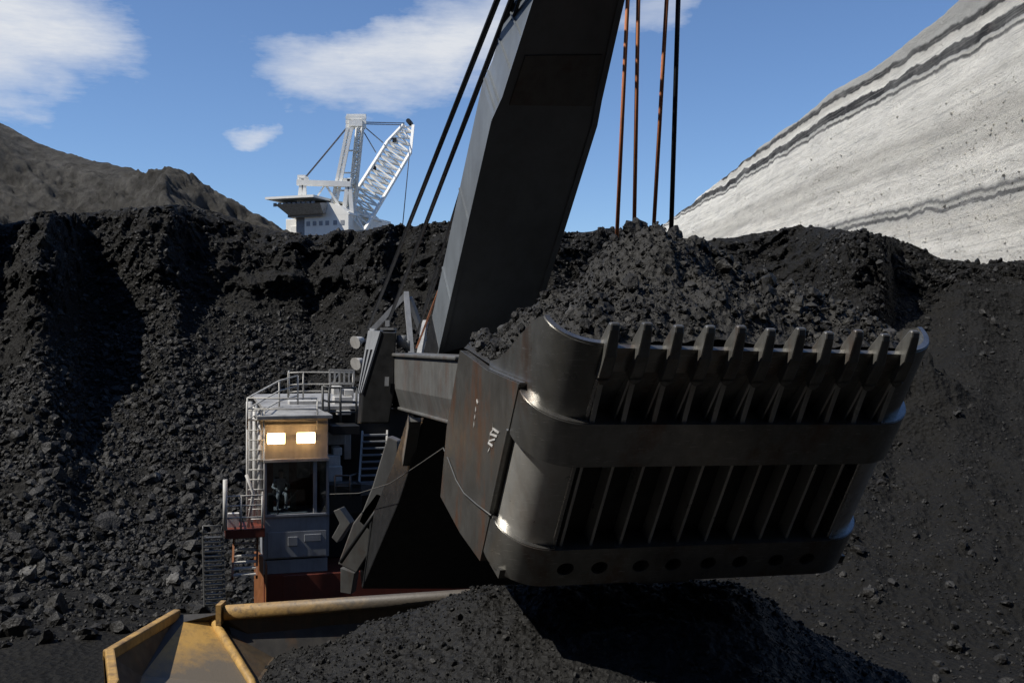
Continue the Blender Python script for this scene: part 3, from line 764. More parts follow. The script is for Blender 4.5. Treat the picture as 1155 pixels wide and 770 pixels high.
# crowd drive casing: tapering black box with a slotted chamfer
def fpt(px, py, Y): return at(px, py, Y)
cb = MB()
f_ = [fpt(430, 374, 28.6), fpt(447, 375, 28.6), fpt(444, 445, 28.6), fpt(439, 477, 28.6), fpt(407, 477, 28.6), fpt(409, 443, 28.6)]
b_ = [fpt(417, 373, 29.4), fpt(447, 371, 30.6), fpt(444, 442, 30.6), fpt(439, 474, 30.6), fpt(403, 478, 29.2), fpt(405, 444, 29.2)]
cb.hull8(f_, b_); cas = cb.build('crowd_casing', M['black'], shovel, bevel=.03)
cp = MB()   # chamfer plate, its sunlit tone put into grey paint; two slots -> three bars
tl, tr, br, bl_ = fpt(416.5, 373, 29.35), fpt(430, 373.5, 28.58), fpt(409, 443, 28.58), fpt(404.5, 444, 29.15)
def quad(t0, t1, s0, s1):
    P_ = lambda t, s: (tl * (1 - t) + tr * t) * (1 - s) + (bl_ * (1 - t) + br * t) * s
    q = [P_(t0, s0), P_(t1, s0), P_(t1, s1), P_(t0, s1)]; nn = np.cross(q[1] - q[0], q[3] - q[0]); nn /= np.linalg.norm(nn)
    if nn[1] > 0: nn = -nn
    cp.hull8([p + nn * .035 for p in q], [p - nn * .02 for p in q])
quad(0, 1, 0, .30)
for t0, t1 in ((0, .17), (.40, .58), (.82, 1)): quad(t0, t1, .30, 1)
cp.build('slotted_guard', M['grey'], cas)
mk = MB(); p = at(436.5, 430, 28.55); mk.hull8([p + V(-.06, 0, -.12), p + V(.05, 0, -.12), p + V(.06, 0, .12), p + V(-.05, 0, .12)], [p + V(-.06, -.05, -.12), p + V(.05, -.05, -.12), p + V(.06, -.05, .12), p + V(-.05, -.05, .12)]); mk.build('step_plate', M['grey'], cas)
tpb = MB(); tpb.bar(at(431, 371, 29.3), at(446, 371, 29.3), .9, .06); tpb.bar(at(437, 368, 29.3), at(437, 361, 29.3), .12); tpb.tube([at(453, 378, 29.5), at(453, 392, 29.5)], .14, 10); tpb.tube([at(459, 384, 29.8), at(459, 396, 29.8)], .09, 8)
tpb.build('casing_fitting', M['grey'], cas)
# unlit work lamps beside the casing
for (px, py) in ((405.5, 384), (406, 408)):
    w_ = MB(); c = at(px, py, 30.5); d = V(-.5, -.75, -.25); d /= np.linalg.norm(d)
    w_.tube([c - d * .16, c - d * .08, c + d * .10, c + d * .2], .05, 12, .19); l_ = w_.build('work_lamp', M['white'], shovel)
    MB().bar(c - d * .1, c + V(.45, .2, -.1), .06).build('bracket', M['grey'], l_)

# --- suspension ropes from gantry to boom point
g0 = at(432, 372, 50)
for (xa, ya, xb) in ((561, 0, 416), (577, 0, 436)):
    far = at(xb, 368, 46); nearp = at(xa, ya, 23.5)
    d_ = nearp - far; MB().tube([far - d_ * .01, nearp + d_ * .32], .075, 8).build('suspension_rope', M['rope_black'], shovel)
for (xa, ya, xb, yb, Yn, Yf, mt) in ((512, 262, 467, 385, 34, 46, 'rope_black'), (541, 208, 470, 392, 32, 46, 'rope_rust'), (585, 2, 478, 350, 23, 46, 'rope_black')):
    far = at(xb, yb, Yf); nearp = at(xa, ya, Yn); d_ = nearp - far; MB().tube([far, nearp + d_ * (.3 if Yn > 30 else .3)], .045, 6).build('suspension_rope', M[mt], shovel)
# gantry posts behind the boom
ga = MB()
for (x0, y0, x1, y1, Y0, Y1) in ((458, 330, 466, 420, 48, 46), (480, 362, 470, 420, 47, 46), (462, 336, 492, 420, 48, 50), (420, 372, 410, 450, 48, 44), (420, 372, 458, 332, 48, 48)):
    ga.bar(at(x0, y0, Y0), at(x1, y1, Y1), .22)
ga.build('gantry', M['grey'], shovel)

# --- machinery house, revolving frame, crawlers
hw_ = MB(SH); rL = hr(300, 0)
hw_.box((rL, -10, 4.3), (4.6, .4, 10.25)); house = hw_.build('machinery_house', M['steel_dark'], shovel, bevel=.05)
dk = MB(SH); dk.box((rL - .15, -10.1, 10.26), (4.7, .6, 10.42)); dk.build('roof_deck', M['deck'], house, bevel=.02)
rf = MB(SH); rf.box((-5.0, -9, 2.9), (4.9, 3.0, 4.28)); rf.build('revolving_frame', M['red'], shovel, bevel=.05)
cbm = MB(SH); cbm.tube([(0, -2, 1.2), (0, -2, 2.88)], 3.6, 40); cbm.box((-3.2, -6.5, .9), (3.2, 2.5, 2.2)); cbm.build('car_body', M['steel_dark'], shovel, bevel=.05)
for s in (-1, 1):
    tr = MB(SH); out = []
    for k in range(24):
        t = 2 * math.pi * k / 24; out.append((-2 + (4.3 if math.cos(t) > 0 else -4.3) + 1.0 * math.cos(t), 1.02 + 1.0 * math.sin(t)))
    tr.hull8([(s * 4.3 - .8, h, z) for h, z in out], [(s * 4.3 + .8, h, z) for h, z in out])
    for k in range(26):
        h = -6.5 + k * .36; tr.box((s * 4.3 - .95, h, 1.98), (s * 4.3 + .95, h + .28, 2.1))
    tr.build('crawler_track', M['steel_dark'], shovel)
# boom foot cheeks: lit grey strips left of the dark foot
ch = MB()
for (pts, th_) in (([(437, 492), (449, 497), (447, 546), (418, 600), (404, 588), (420, 548)], .5), ([(424, 556), (447, 546), (452, 566), (402, 646), (381, 636), (398, 590)], .55)):
    q = [at(x, y, 36.9) for x, y in pts]; ch.hull8(q, [p + V(.2, 1.0, 0) * th_ for p in q])
ch.build('boom_foot_cheek', M['arm'], shovel, bevel=.04)
sp_ = MB(); sp_.tube([at(452, 536, 36.6), at(384, 634, 36.6)], .07, 8); sp_.build('pipe', M['black'], shovel)
for pts in ([(376, 576), (383, 573), (395, 590), (380, 612), (374, 606), (383, 590)], [(384, 640), (400, 646), (396, 670), (384, 668)]):
    q = [at(x, y, 38.0) for x, y in pts]; bk = MB(); bk.hull8(q, [p + V(.1, .5, 0) for p in q]); bk.build('hook_bracket', M['arm'], shovel, bevel=.02)
st = MB(); q = at(465, 480, 30); st.bar(at(468, 470, 31), at(460, 520, 33), .35); st.build('strut', M['arm'], shovel, bevel=.02)

# --- operator's cab
HC = 3.0
r0, r1 = hr(297, HC), hr(371, HC); rm = hr(355, HC)
zt, zo, zw1, zw0, zp0, zb = hz(472, HC), hz(520, HC), hz(523, HC), hz(581, HC), hz(629, HC), hz(646, HC)
cab = MB(SH)
for h0, h1 in ((.4, .7), (1.75, 1.85), (HC - .12, HC)): cab.box((r0, h0, zw0), (r0 + .1, h1, zo))
cab.box((r0 + .001, .42, zw0 - .02), (r0 + .1, HC, zw0 + .25)); cab.box((r1 - .1, .4, zw0), (r1, HC, zo))                 # side frames
cab.box((r0, .42, zp0), (r1, HC, zw0))
for a_, b2 in ((r0, r0 + .12), (rm - .06, rm + .08), (r1 - .1, r1 + .001)): cab.box((a_, HC - .1, zw0), (b2, HC + .03, zo))
cab.box((r0, HC - .1, zw0 - .04), (r1, HC + .05, zw0 + .06))
cabo = cab.build('cab', M['bluegrey'], shovel, bevel=.015)
pn = MB(SH); pn.box((r0 + .15, HC - .02, zp0 + .04), (r1 - .1, HC + .02, hz(599, HC))); pn.box((r0 + .9, HC + .0, hz(615, HC)), (r0 + 1.25, HC + .05, hz(605, HC))); pn.box((r0 + 1.5, HC + .0, hz(611, HC)), (r1 - .3, HC + .04, hz(603, HC))); pn.build('access_panel', M['bluegrey'], cabo, bevel=.01)
up = MB(SH); up.box((r0 + .02, .42, zo), (r1 - .02, HC - .12, zt)); up.box((r0, HC - .18, zo - .02), (r1, HC + .10, zo + .10)); up.box((r0 + .02, HC - .13, hz(480, HC)), (r1 - .02, HC - .04, hz(478, HC))); up.build('upper_panel', M['cab_white'], cabo, bevel=.015)
rfb = MB(SH); rfb.box((r0 - .25, .2, zt), (r1 + .1, HC + .35, zt + .14)); rfb.hull8([(r0 - .1, 0, zt + .14), (r1, 0, zt + .14), (r1, HC - .4, zt + .14), (r0 - .1, HC - .4, zt + .14)], [(r0 + .3, .2, zt + .3), (r1 - .3, .2, zt + .3), (r1 - .3, HC - 1, zt + .3), (r0 + .3, HC - 1, zt + .3)]); rfb.build('cab_roof', M['deck'], cabo, bevel=.02)
inn = MB(SH); inn.box((r0 + .1, .42, zw0), (r1 - .1, .5, zo)); inn.build('back_wall', M['red'], cabo)
gb = MB(SH); gb.box((r0 + .5, .6, zw0 + .9), (r0 + 1.1, .66, zo - .15)); gb.box((r1 - 1.0, .6, zw0 + 1.1), (r1 - .5, .66, zo - .2)); gb.build('rear_window', M['grey'], cabo)
for a_, b2 in ((r0 + .12, rm - .06), (rm + .08, r1 - .1)):
    g = MB(SH); g.box((a_, HC - .06, zw0 + .06), (b2, HC - .045, zo)); g.build('window', M['glass'], cabo)
for h0, h1 in ((.7, 1.75), (1.85, HC - .12)): g = MB(SH); g.box((r0 + .04, h0, zw0 + .25), (r0 + .055, h1, zo)); g.build('side_window', M['glass'], cabo)
dp_ = MB(SH); dp_.box((r0 - .42, .5, zo + .05), (r0 - .05, 1.7, zt - .05)); dp_.build('air_duct', M['white'], cabo, bevel=.03)
wp = MB(SH); wp.bar((r0 + .5, HC + .01, zw0 + .06), (r0 + 1.25, HC + .02, zw0 + .95), .035); wp.build('wiper', M['black'], cabo)
# floodlights, lit
for xa, xb in ((301.5, 321.5), (335, 355.5)):
    L_ = MB(SH); ra, rb_ = hr(xa, HC + .25), hr(xb, HC + .25); za, zb2 = hz(500, HC + .25), hz(488, HC + .25)
    L_.box((ra, HC + .17, za), (rb_, HC + .27, zb2)); l_ = L_.build('floodlight', M['lamp'], cabo, bevel=.02)
    h_ = MB(SH); h_.box((ra - .02, HC + .06, za + .06), (rb_ + .02, HC + .168, zb2 - .06)); h_.box(((ra + rb_) / 2 - .05, HC - .12, (za + zb2) / 2 - .05), ((ra + rb_) / 2 + .05, HC + .06, (za + zb2) / 2 + .05)); h_.build('housing', M['white'], cabo)
# lower cab base
bs = MB(SH); bs.box((r0 + .02, .4, zb), (r1 - .05, HC - .05, zp0 - .06)); bs.build('base_panel', M['bluegrey'], cabo, bevel=.01)
bs = MB(SH); bs.box((r0 + .02, .4, 2.6), (r1 - .1, HC - .03, zb - .01)); bs.build('base_skirt', M['red'], cabo, bevel=.02)
sk = MB(SH); ra, rb_ = hr(288, HC + .1), hr(300, HC + .1); sk.hull8([(ra, HC - 1.2, 2.6), (rb_, HC + .1, 2.6), (rb_, HC + .1, hz(638, HC)), (rb_, HC - .1, hz(628, HC)), (ra, HC - 1.2, hz(626, HC))], [(ra + .15, HC - 1.2, 2.6), (rb_ + .06, HC + .0, 2.6), (rb_ + .06, HC + .0, hz(638, HC)), (rb_ + .06, HC - .2, hz(628, HC)), (ra + .15, HC - 1.2, hz(626, HC))]); sk.build('side_skirt', M['orange'], cabo, bevel=.02)
# left side wall of the cab: white ducts and ladder cage
dc = MB(SH)
for px, y0, y1, rr, h in ((281, 452, 600, .12, 2.2), (287.5, 456, 598, .09, 2.6), (293.5, 460, 592, .10, 2.9)):
    dc.tube([(hr(px, h), h, hz(y0, h)), (hr(px, h), h, hz(y1, h))], rr, 10)
dc.build('side_duct', M['white'], cabo)
lc = MB(SH)
for k in range(12):
    z = hz(462 + k * 11, 2.9); lc.tube([(hr(279, 2.9), 2.9, z), (hr(298, 2.9), 3.05, z)], .025, 6)
for x, h in ((279, 2.9), (298, 3.05)): lc.tube([(hr(x, 2.9), h, hz(460, 2.9)), (hr(x, 2.9), h, hz(598, 2.9))], .03, 6)
lc.build('side_ladder', M['rail'], cabo)

# --- rails, platforms, stairs
def rail(pts, heights, name, mt, r=.032, posts=True, parent=shovel):
    m_ = MB(SH)
    for z in heights:
        m_.tube([(p[0], p[1], p[2] + z) for p in pts], r, 6)
    if posts:
        for p in pts: m_.tube([p, (p[0], p[1], p[2] + heights[-1])], r * 1.15, 6)
    return m_.build(name, M[mt], parent)
def hpt(px, py, h): a = hp(px, py, h); return (a[0], h, a[1])
rail([hpt(358, 484, 3.25), hpt(279, 484, 3.2), hpt(315, 462, 0.5), hpt(336, 456, 0.4)], (.35, .75, 1.15), 'handrail', 'rail')
rail([hpt(325, 450, -2.0), hpt(342, 449, -2.0), hpt(372, 449, -2.0), hpt(398, 449, -2.0)], (.3, .6, 1.1), 'handrail', 'rail')
rail([hpt(325, 450, -2.0), hpt(326, 446, -5.0)], (.3, .6, 1.1), 'handrail', 'rail')
rail([hpt(364, 474, 1.6), hpt(371, 476, 1.6), hpt(384, 476, 1.6), hpt(402, 476, 1.6)], (.4, .8, 1.35), 'handrail', 'rail_dark', .045)
rail([hpt(378, 560, 3.0), hpt(395, 560, 3.0), hpt(404, 556, 1.0)], (.4, .8), 'handrail', 'rail_dark', .04)
cg = MB(SH)     # white cage of upright bars on the roof
A, B = hpt(372, 432, -1.6), hpt(399, 432, -1.6)
for z in (0, .55): cg.bar((A[0], A[1], A[2] + z), (B[0], B[1], B[2] + z), .07)
for k in range(6): t = k / 5; x = A[0] + (B[0] - A[0]) * t; cg.bar((x, A[1], A[2]), (x, A[1], A[2] + .55), .07)
cg.bar((A[0] + .1, A[1], A[2]), (A[0] + .45, A[1], A[2] + .5), .05); cg.build('roof_cage', M['rail'], shovel)
for (xa, xb, ya, yb, h) in ((376, 386, 446, 436, -1.0), (388, 399, 447, 440, -1.0), (377, 398, 458, 448, -.6), (380, 396, 469, 464, .9), (326, 362, 459, 452, -.8)):
    eq = MB(SH); eq.box((hr(xa, h), h - .8, hz(ya, h)), (hr(xb, h), h, hz(yb, h)))
    eq.build('roof_equipment', M['white'], shovel, bevel=.03)
for (xa, xb, ya, yb, h) in ((365, 386, 545, 527, 2.2), (367, 384, 527, 515, 2.0), (376, 386, 515, 506, 1.8), (366, 390, 503, 488, .9), (388, 396, 520, 488, .8)):
    wb = MB(SH); wb.box((hr(xa, h), h - .9, hz(ya, h)), (hr(xb, h), h, hz(yb, h)))
    wb.build('equipment_box', M['white'], shovel, bevel=.04)
pf = MB(SH); pf.box((hr(374, 2), .4, hz(491, 2)), (hr(405, 2), 2.2, hz(481, 2))); pf.build('platform', M['black'], shovel, bevel=.02)
pf = MB(SH); pf.box((hr(372, 3), .4, hz(582, 3)), (hr(408, 3), 3.0, hz(548, 3) - .0)); pf.build('side_cabinet', M['black'], shovel, bevel=.03); pf = MB(SH); pf.box((hr(385, 3.1), 2.4, hz(600, 3)), (hr(398, 3.1), 3.1, hz(585, 3))); pf.build('side_cabinet', M['black'], shovel, bevel=.03)
cur = MB(SH); q = [(hr(x, 3.0), 3.0, hp(x, y, 3.0)[1]) for x, y in ((378, 545), (400, 545), (430, 548), (428, 556), (400, 560), (392, 552))]; cur.hull8(q, [(a, 2.3, c) for a, b, c in q]); cur.build('curved_guard', M['rail_dark'], shovel)
def stair(name, pa, pb, wdt, nst, m_s, m_t, parent=shovel, ladder=False):
    """pa lower, pb upper point of the left stringer in the shovel frame"""
    pa, pb = np.array(pa), np.array(pb); o_ = None
    s = MB(SH)
    for e in (0, wdt): s.bar(pa + V(e, 0, 0), pb + V(e, 0, 0), .07, .22)
    o_ = s.build(name, M[m_s], parent)
    t_ = MB(SH)
    for k in range(nst):
        c = pa + (pb - pa) * ((k + .5) / nst); t_.box((c[0], c[1] - .14, c[2] - .025), (c[0] + wdt, c[1] + .14, c[2] + .03))
    t_.build('treads', M[m_t], o_); return o_
a_, b2 = hpt(405, 548, 2.0), hpt(409, 487, .6); stair('stairs', a_, b2, 1.0, 8, 'rail', 'grey')
a_, b2 = hpt(262, 652, 4.2), hpt(264, 603, 2.8); stair('stairs', a_, b2, .85, 7, 'orange', 'rail')
a_, b2 = hpt(231, 684, 4.6), hpt(229, 604, 4.0); stair('boarding_ladder', a_, b2, .66, 15, 'rail_dark', 'rail_dark')
bp = MB(SH); ra, rb_ = hr(254, 4.0), hr(299, 4.0); bp.box((ra, 2.4, hz(604, 4.0)), (rb_, 4.0, hz(594, 4.0))); bp.build('boarding_platform', M['red'], shovel, bevel=.02)
z_ = hz(594, 4.0)
rail([(ra, 2.4, z_), (ra + .02, 4.0, z_), (ra + .55, 4.0, z_), (rb_ - .1, 4.0, z_), (rb_ - .05, 3.2, z_)], (.42, .85, 1.2), 'handrail', 'rail', .035)
rp = MB(SH); rp.tube([(ra, 4.0, z_), (ra, 4.0, hz(538, 4.0))], .08, 8); rp.tube([(ra + .8, 3.6, z_), (ra + 1.0, 3.6, hz(556, 4)), (ra + .75, 3.6, hz(535, 4))], .06, 8); rp.box((ra + .1, 3.2, z_), (ra + .5, 3.5, z_ + .5)); rp.build('handrail_post', M['white'], shovel)
rail([hpt(229, 604, 4.0), hpt(250, 604, 4.0)], (.1, .35), 'handrail', 'rail_dark', .03)
# trip rope from the house to the dipper latch
MB().tube([at(372, 557, 37), at(405, 556, 36.5), at(440, 545, 33), at(475, 522, 27), at(500, 505, 23.6)] + [DP[0] + DP[1] @ V(-ue - .03, *side(*p)) for p in ((507, 517), (516, 541), (525, 556), (540, 569), (556, 581))], .015, 6).build('trip_rope', M['rail_dark'], shovel)

# --- operator seated in the cab
seat = MB(SH); rs = hr(318, 1.9)
zf = zw0 + .05
sroot = shovel
seat.box((rs - .3, 1.2, zf + .35), (rs + .3, 1.8, zf + .5)); seat.hull8([(rs - .28, 1.05, zf + .45), (rs + .28, 1.05, zf + .45), (rs + .28, 1.2, zf + .45), (rs - .28, 1.2, zf + .45)], [(rs - .22, .95, zf + 1.15), (rs + .22, .95, zf + 1.15), (rs + .22, 1.08, zf + 1.15), (rs - .22, 1.08, zf + 1.15)])
seat.tube([(rs, 1.5, zf), (rs, 1.5, zf + .36)], .12, 10); seat.build('operator_seat', M['black'], cabo, bevel=.03)
def SP(r, h, z): return SH[0] + SH[1] @ V(r, h, z)
base_p = SP(rs, 1.45, zf)
per = None
def skin_obj(name, verts, edges, radii, m_, parent, root=0, sub=1):
    off = root_loc(parent); me = bpy.data.meshes.new(name)
    me.from_pydata([tuple(SP(*v) - off) for v in verts], edges, []); me.materials.append(m_)
    o = bpy.data.objects.new(name, me); COL.objects.link(o); o.parent = parent
    s = o.modifiers.new('skin', 'SKIN')
    for k, r in enumerate(radii): me.skin_vertices[0].data[k].radius = (r, r) if np.isscalar(r) else r; me.skin_vertices[0].data[k].use_root = (k == root)
    ss = o.modifiers.new('sub', 'SUBSURF'); ss.levels = sub; ss.render_levels = sub
    for p in me.polygons: p.use_smooth = True
    s.use_smooth_shade = True
    return o
pv = []; pe = []; pr = []
def J(p, r, par=None):
    pv.append(p); pr.append(r)
    if par is not None: pe.append((par, len(pv) - 1))
    return len(pv) - 1
hip = J((rs, 1.38, zf + .60), .16); wst = J((rs, 1.33, zf + .78), .14, hip); chs = J((rs, 1.32, zf + .98), .165, wst); nk0 = J((rs, 1.34, zf + 1.14), .075, chs); nk = J((rs, 1.36, zf + 1.21), .055, nk0)
hd = J((rs, 1.40, zf + 1.30), .085, nk); hd2 = J((rs, 1.40, zf + 1.39), .10, hd); hd3 = J((rs, 1.39, zf + 1.46), .07, hd2)
hands = []
for s in (-1, 1):
    shd = J((rs + s * .19, 1.32, zf + 1.06), .075, chs); elb = J((rs + s * .33, 1.45, zf + .82), .052, shd); wri = J((rs + s * .20, 1.72, zf + .78), .032, elb); hands.append((s, J((rs + s * .17, 1.80, zf + .79), .038, wri)))
    hj = J((rs + s * .10, 1.42, zf + .58), .10, hip); kn = J((rs + s * .16, 1.88, zf + .58), .075, hj); an = J((rs + s * .16, 1.98, zf + .12), .045, kn); to = J((rs + s * .17, 2.16, zf + .06), .04, an)
    b0 = hands[-1][1]
    for k, (dx, ln) in enumerate(((-.03, .07), (-.01, .085), (.01, .08), (.03, .06))):
        f1 = J((rs + s * .17 + dx, 1.84, zf + .785), .012, b0); f2 = J((rs + s * .17 + dx, 1.84 + ln * .6, zf + .765), .010, f1); J((rs + s * .17 + dx, 1.84 + ln * .7, zf + .735), .009, f2)
    th1 = J((rs + s * .125, 1.80, zf + .785), .013, b0); J((rs + s * .11, 1.84, zf + .77), .010, th1)
person = skin_obj('person', pv, pe, pr, M['cloth'], None)
tag(person, 'operator in grey work clothes sitting behind the cab windscreen', 'person')
fm = MB(SH)
fm.tube([(rs, 1.36, zf + 1.20), (rs, 1.40, zf + 1.26), (rs, 1.405, zf + 1.32), (rs, 1.40, zf + 1.40)], .075, 14, .098); fm.tube([(rs, 1.48, zf + 1.36), (rs, 1.515, zf + 1.325)], .012, 6, .02)
for e in (-1, 1): fm.tube([(rs + e * .098, 1.39, zf + 1.34), (rs + e * .112, 1.385, zf + 1.36)], .03, 8)
hd_o = fm.build('head_skin', M['skin'], person)
hr_ = MB(SH); hr_.tube([(rs, 1.39, zf + 1.40), (rs, 1.385, zf + 1.45), (rs, 1.385, zf + 1.50)], .112, 14, .06); hr_.build('hair', M['black'], person)
for e in (-.035, .035): fe = MB(SH); fe.tube([(rs + e, 1.485, zf + 1.365), (rs + e, 1.502, zf + 1.365)], .012, 8); fe.build('eye', M['black'], person)
fe = MB(SH); fe.tube([(rs - .025, 1.49, zf + 1.285), (rs + .025, 1.49, zf + 1.285)], .008, 6); fe.build('mouth', M['black'], person)
for s, b0 in hands:
    g = MB(SH); g.tube([(rs + s * .19, 1.74, zf + .79), (rs + s * .17, 1.80, zf + .80), (rs + s * .17, 1.845, zf + .795)], .046, 10, .042); g.build('glove', M['glove'], person)
for s in (-1, 1): jb = MB(SH); jb.box((rs + s * .42 - .1, 1.5, zf), (rs + s * .42 + .1, 2.0, zf + .62)); jb.tube([(rs + s * .40, 1.85, zf + .62), (rs + s * .3, 1.85, zf + .76)], .02, 6); jb.build('control_console', M['steel_dark'], cabo, bevel=.02)

# ------------------------------------------------------------------ haul truck: only its tray and what carries it
truck = empty('haul_truck', (0.5, 18.5, 0))
tag(truck, 'yellow mining haul truck with worn steel tray heaped with coal under the dipper', 'haul truck')
tb = MB()
zR = 7.6
P1, P2, P3 = at(199, 693, 21.05), at(124, 738, 18.35), at(128, 772, 16.75); P4 = V(-5.7, 14.2, 7.6)
P1[2] = P2[2] = P3[2] = zR
Q0, QM, Q1 = V(-5.75, 21.2, zR), V(2.6, 23.6, zR), V(7.2, 24.6, 5.9)
A0, A1, A2, A3, A4, A5 = at(207, 701, 20.9), at(240, 701, 21.25), at(284, 771, 19.9), V(-5.0, 17.2, 6.35), V(-6.2, 17.3, 6.75), at(160, 762, 19.1)
tb.add([A0, A1, A2, A3, A4, A5], [(0, 1, 2), (0, 2, 5), (5, 2, 3, 4)])
tb.build('tray_end', M['truck'], truck, keep_normals=True, bevel=0)
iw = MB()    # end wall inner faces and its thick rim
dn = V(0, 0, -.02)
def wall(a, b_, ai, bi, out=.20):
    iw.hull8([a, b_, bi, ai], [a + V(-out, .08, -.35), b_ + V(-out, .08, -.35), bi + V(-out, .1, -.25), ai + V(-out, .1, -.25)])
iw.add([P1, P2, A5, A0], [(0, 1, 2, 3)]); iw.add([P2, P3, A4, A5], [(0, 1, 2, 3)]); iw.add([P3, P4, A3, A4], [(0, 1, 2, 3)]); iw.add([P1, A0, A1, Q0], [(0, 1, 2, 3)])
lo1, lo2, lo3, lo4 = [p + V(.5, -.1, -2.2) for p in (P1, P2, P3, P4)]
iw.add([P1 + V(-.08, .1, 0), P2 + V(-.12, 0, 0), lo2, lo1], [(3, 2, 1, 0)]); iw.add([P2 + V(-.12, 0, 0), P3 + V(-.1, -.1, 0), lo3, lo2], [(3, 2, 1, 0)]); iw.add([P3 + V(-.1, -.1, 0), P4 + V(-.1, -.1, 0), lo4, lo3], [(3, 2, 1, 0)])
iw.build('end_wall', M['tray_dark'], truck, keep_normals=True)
rmb = MB(); rmb.bar(P1 + V(0, .05, 0), P2 + V(-.04, -.05, 0), .16, .20); rmb.bar(P2 + V(-.02, .04, -.002), P3, .16, .20); rmb.bar(P3 + V(0, .04, 0), P4, .16, .20); rmb.build('rim', M['yellow'], truck, bevel=.03)
rl = MB(); rl.tube([Q0, QM, Q1], .15, 16); rl.box(tuple(Q0 + V(-.10, -.2, -.2)), tuple(Q0 + V(.0, .2, .2))); rl.build('side_rail', M['rail_scoured'], truck)
rg_ = MB(); rg_.tube([A1 + V(0, 0, .04), A2 + V(0, 0, .04), V(-4.2, 18.2, 6.0)], .085, 10); rg_.build('corner_rib', M['yellow'], truck)
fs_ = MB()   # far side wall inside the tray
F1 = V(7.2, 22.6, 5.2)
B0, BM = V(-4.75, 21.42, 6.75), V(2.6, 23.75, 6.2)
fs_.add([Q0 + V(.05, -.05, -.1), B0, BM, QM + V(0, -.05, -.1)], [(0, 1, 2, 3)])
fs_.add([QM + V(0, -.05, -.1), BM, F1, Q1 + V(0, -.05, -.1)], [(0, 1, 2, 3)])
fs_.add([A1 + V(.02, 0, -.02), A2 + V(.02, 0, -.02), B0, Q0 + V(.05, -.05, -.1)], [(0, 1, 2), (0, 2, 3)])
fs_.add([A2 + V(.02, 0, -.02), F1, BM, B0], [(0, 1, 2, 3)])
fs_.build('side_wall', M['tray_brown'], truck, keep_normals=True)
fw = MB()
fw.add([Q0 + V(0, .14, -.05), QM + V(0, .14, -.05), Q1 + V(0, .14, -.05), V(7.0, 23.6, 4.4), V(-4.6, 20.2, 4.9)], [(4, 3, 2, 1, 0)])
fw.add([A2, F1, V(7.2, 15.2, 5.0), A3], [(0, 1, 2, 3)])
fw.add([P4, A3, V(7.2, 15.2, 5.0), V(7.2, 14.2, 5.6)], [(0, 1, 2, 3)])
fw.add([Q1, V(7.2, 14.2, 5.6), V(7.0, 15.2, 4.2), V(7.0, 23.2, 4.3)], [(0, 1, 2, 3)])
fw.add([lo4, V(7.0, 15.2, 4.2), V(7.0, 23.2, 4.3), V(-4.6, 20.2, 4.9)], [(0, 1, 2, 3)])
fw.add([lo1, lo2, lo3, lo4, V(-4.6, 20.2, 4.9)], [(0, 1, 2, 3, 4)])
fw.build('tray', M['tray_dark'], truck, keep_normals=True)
chs_ = MB(); d_ = V(math.cos(.26), math.sin(.26), 0); n_ = V(-d_[1], d_[0], 0); cc = V(1.8, 18.6, 0)
for e in (-1.1, 1.1): chs_.bar(cc + n_ * e - d_ * 5.5 + V(0, 0, 2.9), cc + n_ * e + d_ * 6.5 + V(0, 0, 2.9), .5, .9)
chs_.bar(cc - d_ * 3.5 + V(0, 0, 1.7), cc - d_ * 3.5 + V(0, 0, 1.75) + n_ * .01, .3); chs_.box(tuple(cc + V(-1, -1, 3.2)), tuple(cc + V(1, 1, 4.7)))
chs_.build('chassis', M['steel_dark'], truck)
for along in (-3.6, 4.6):
    for e in (-2.6, 2.6):
        c = cc + d_ * along + n_ * e + V(0, 0, 1.75); w_ = MB(); w_.tube([c - n_ * .6, c - n_ * .5, c + n_ * .5, c + n_ * .6], 1.75, 36)
        o = w_.build('wheel', M['tyre'], truck)

# ------------------------------------------------------------------ coal heaped in the truck tray
gx, gy = np.meshgrid(np.linspace(-5.4, 9.6, 300), np.linspace(13.6, 24.6, 220))
yl = gy - .26 * (gx)            # across the tray, in tray-aligned coordinates
top = interp([(-5.4, 6.2), (-4.54, 6.84), (-3.14, 7.24), (-1.9, 7.64), (-.9, 7.96), (-.3, 8.1), (.8, 8.14), (2.24, 8.1), (4.4, 8.0), (4.9, 7.85), (5.73, 7.2), (7.05, 6.5), (8.3, 5.9), (9.6, 5.0)], gx)
ridge = 21.55 + .12 * gx
near = np.maximum(ridge - gy, 0); far = np.maximum(gy - ridge, 0)
dz = (np.sqrt(near ** 2 + .25) - .5) * (.46 - .10 * smooth(-1, -4, gx)) + (np.sqrt(far ** 2 + .09) - .3) * .6
PT = np.stack([gx, gy, top - dz], -1)
PT[..., 2] += .10 * fbm(PT * 1.1, 4, 90) + .035 * fbm(PT * 6, 3, 95)
parts = [(PT.reshape(-1, 3), grid_faces(220, 300))]
r = np.random.default_rng(77)
ii = r.integers(2, 218, 26000); jj = r.integers(2, 298, 26000); pos = PT[ii, jj] + r.normal(size=(26000, 3)) * np.array([.03, .03, .0])
siz = .015 * (1 - r.uniform(0, 1, 26000) * (1 - (.015 / .085) ** 2.3)) ** (-1 / 2.3)
parts.append(rocks(pos, siz, ICO1, 30, .25, 21, .3))
v_, f_ = join(parts); th_o = mesh_np('coal_rubble', v_, f_, M['coal'])
tag(th_o, 'low spread of fine crushed coal filling the truck tray under the dipper', 'coal', kind='stuff')

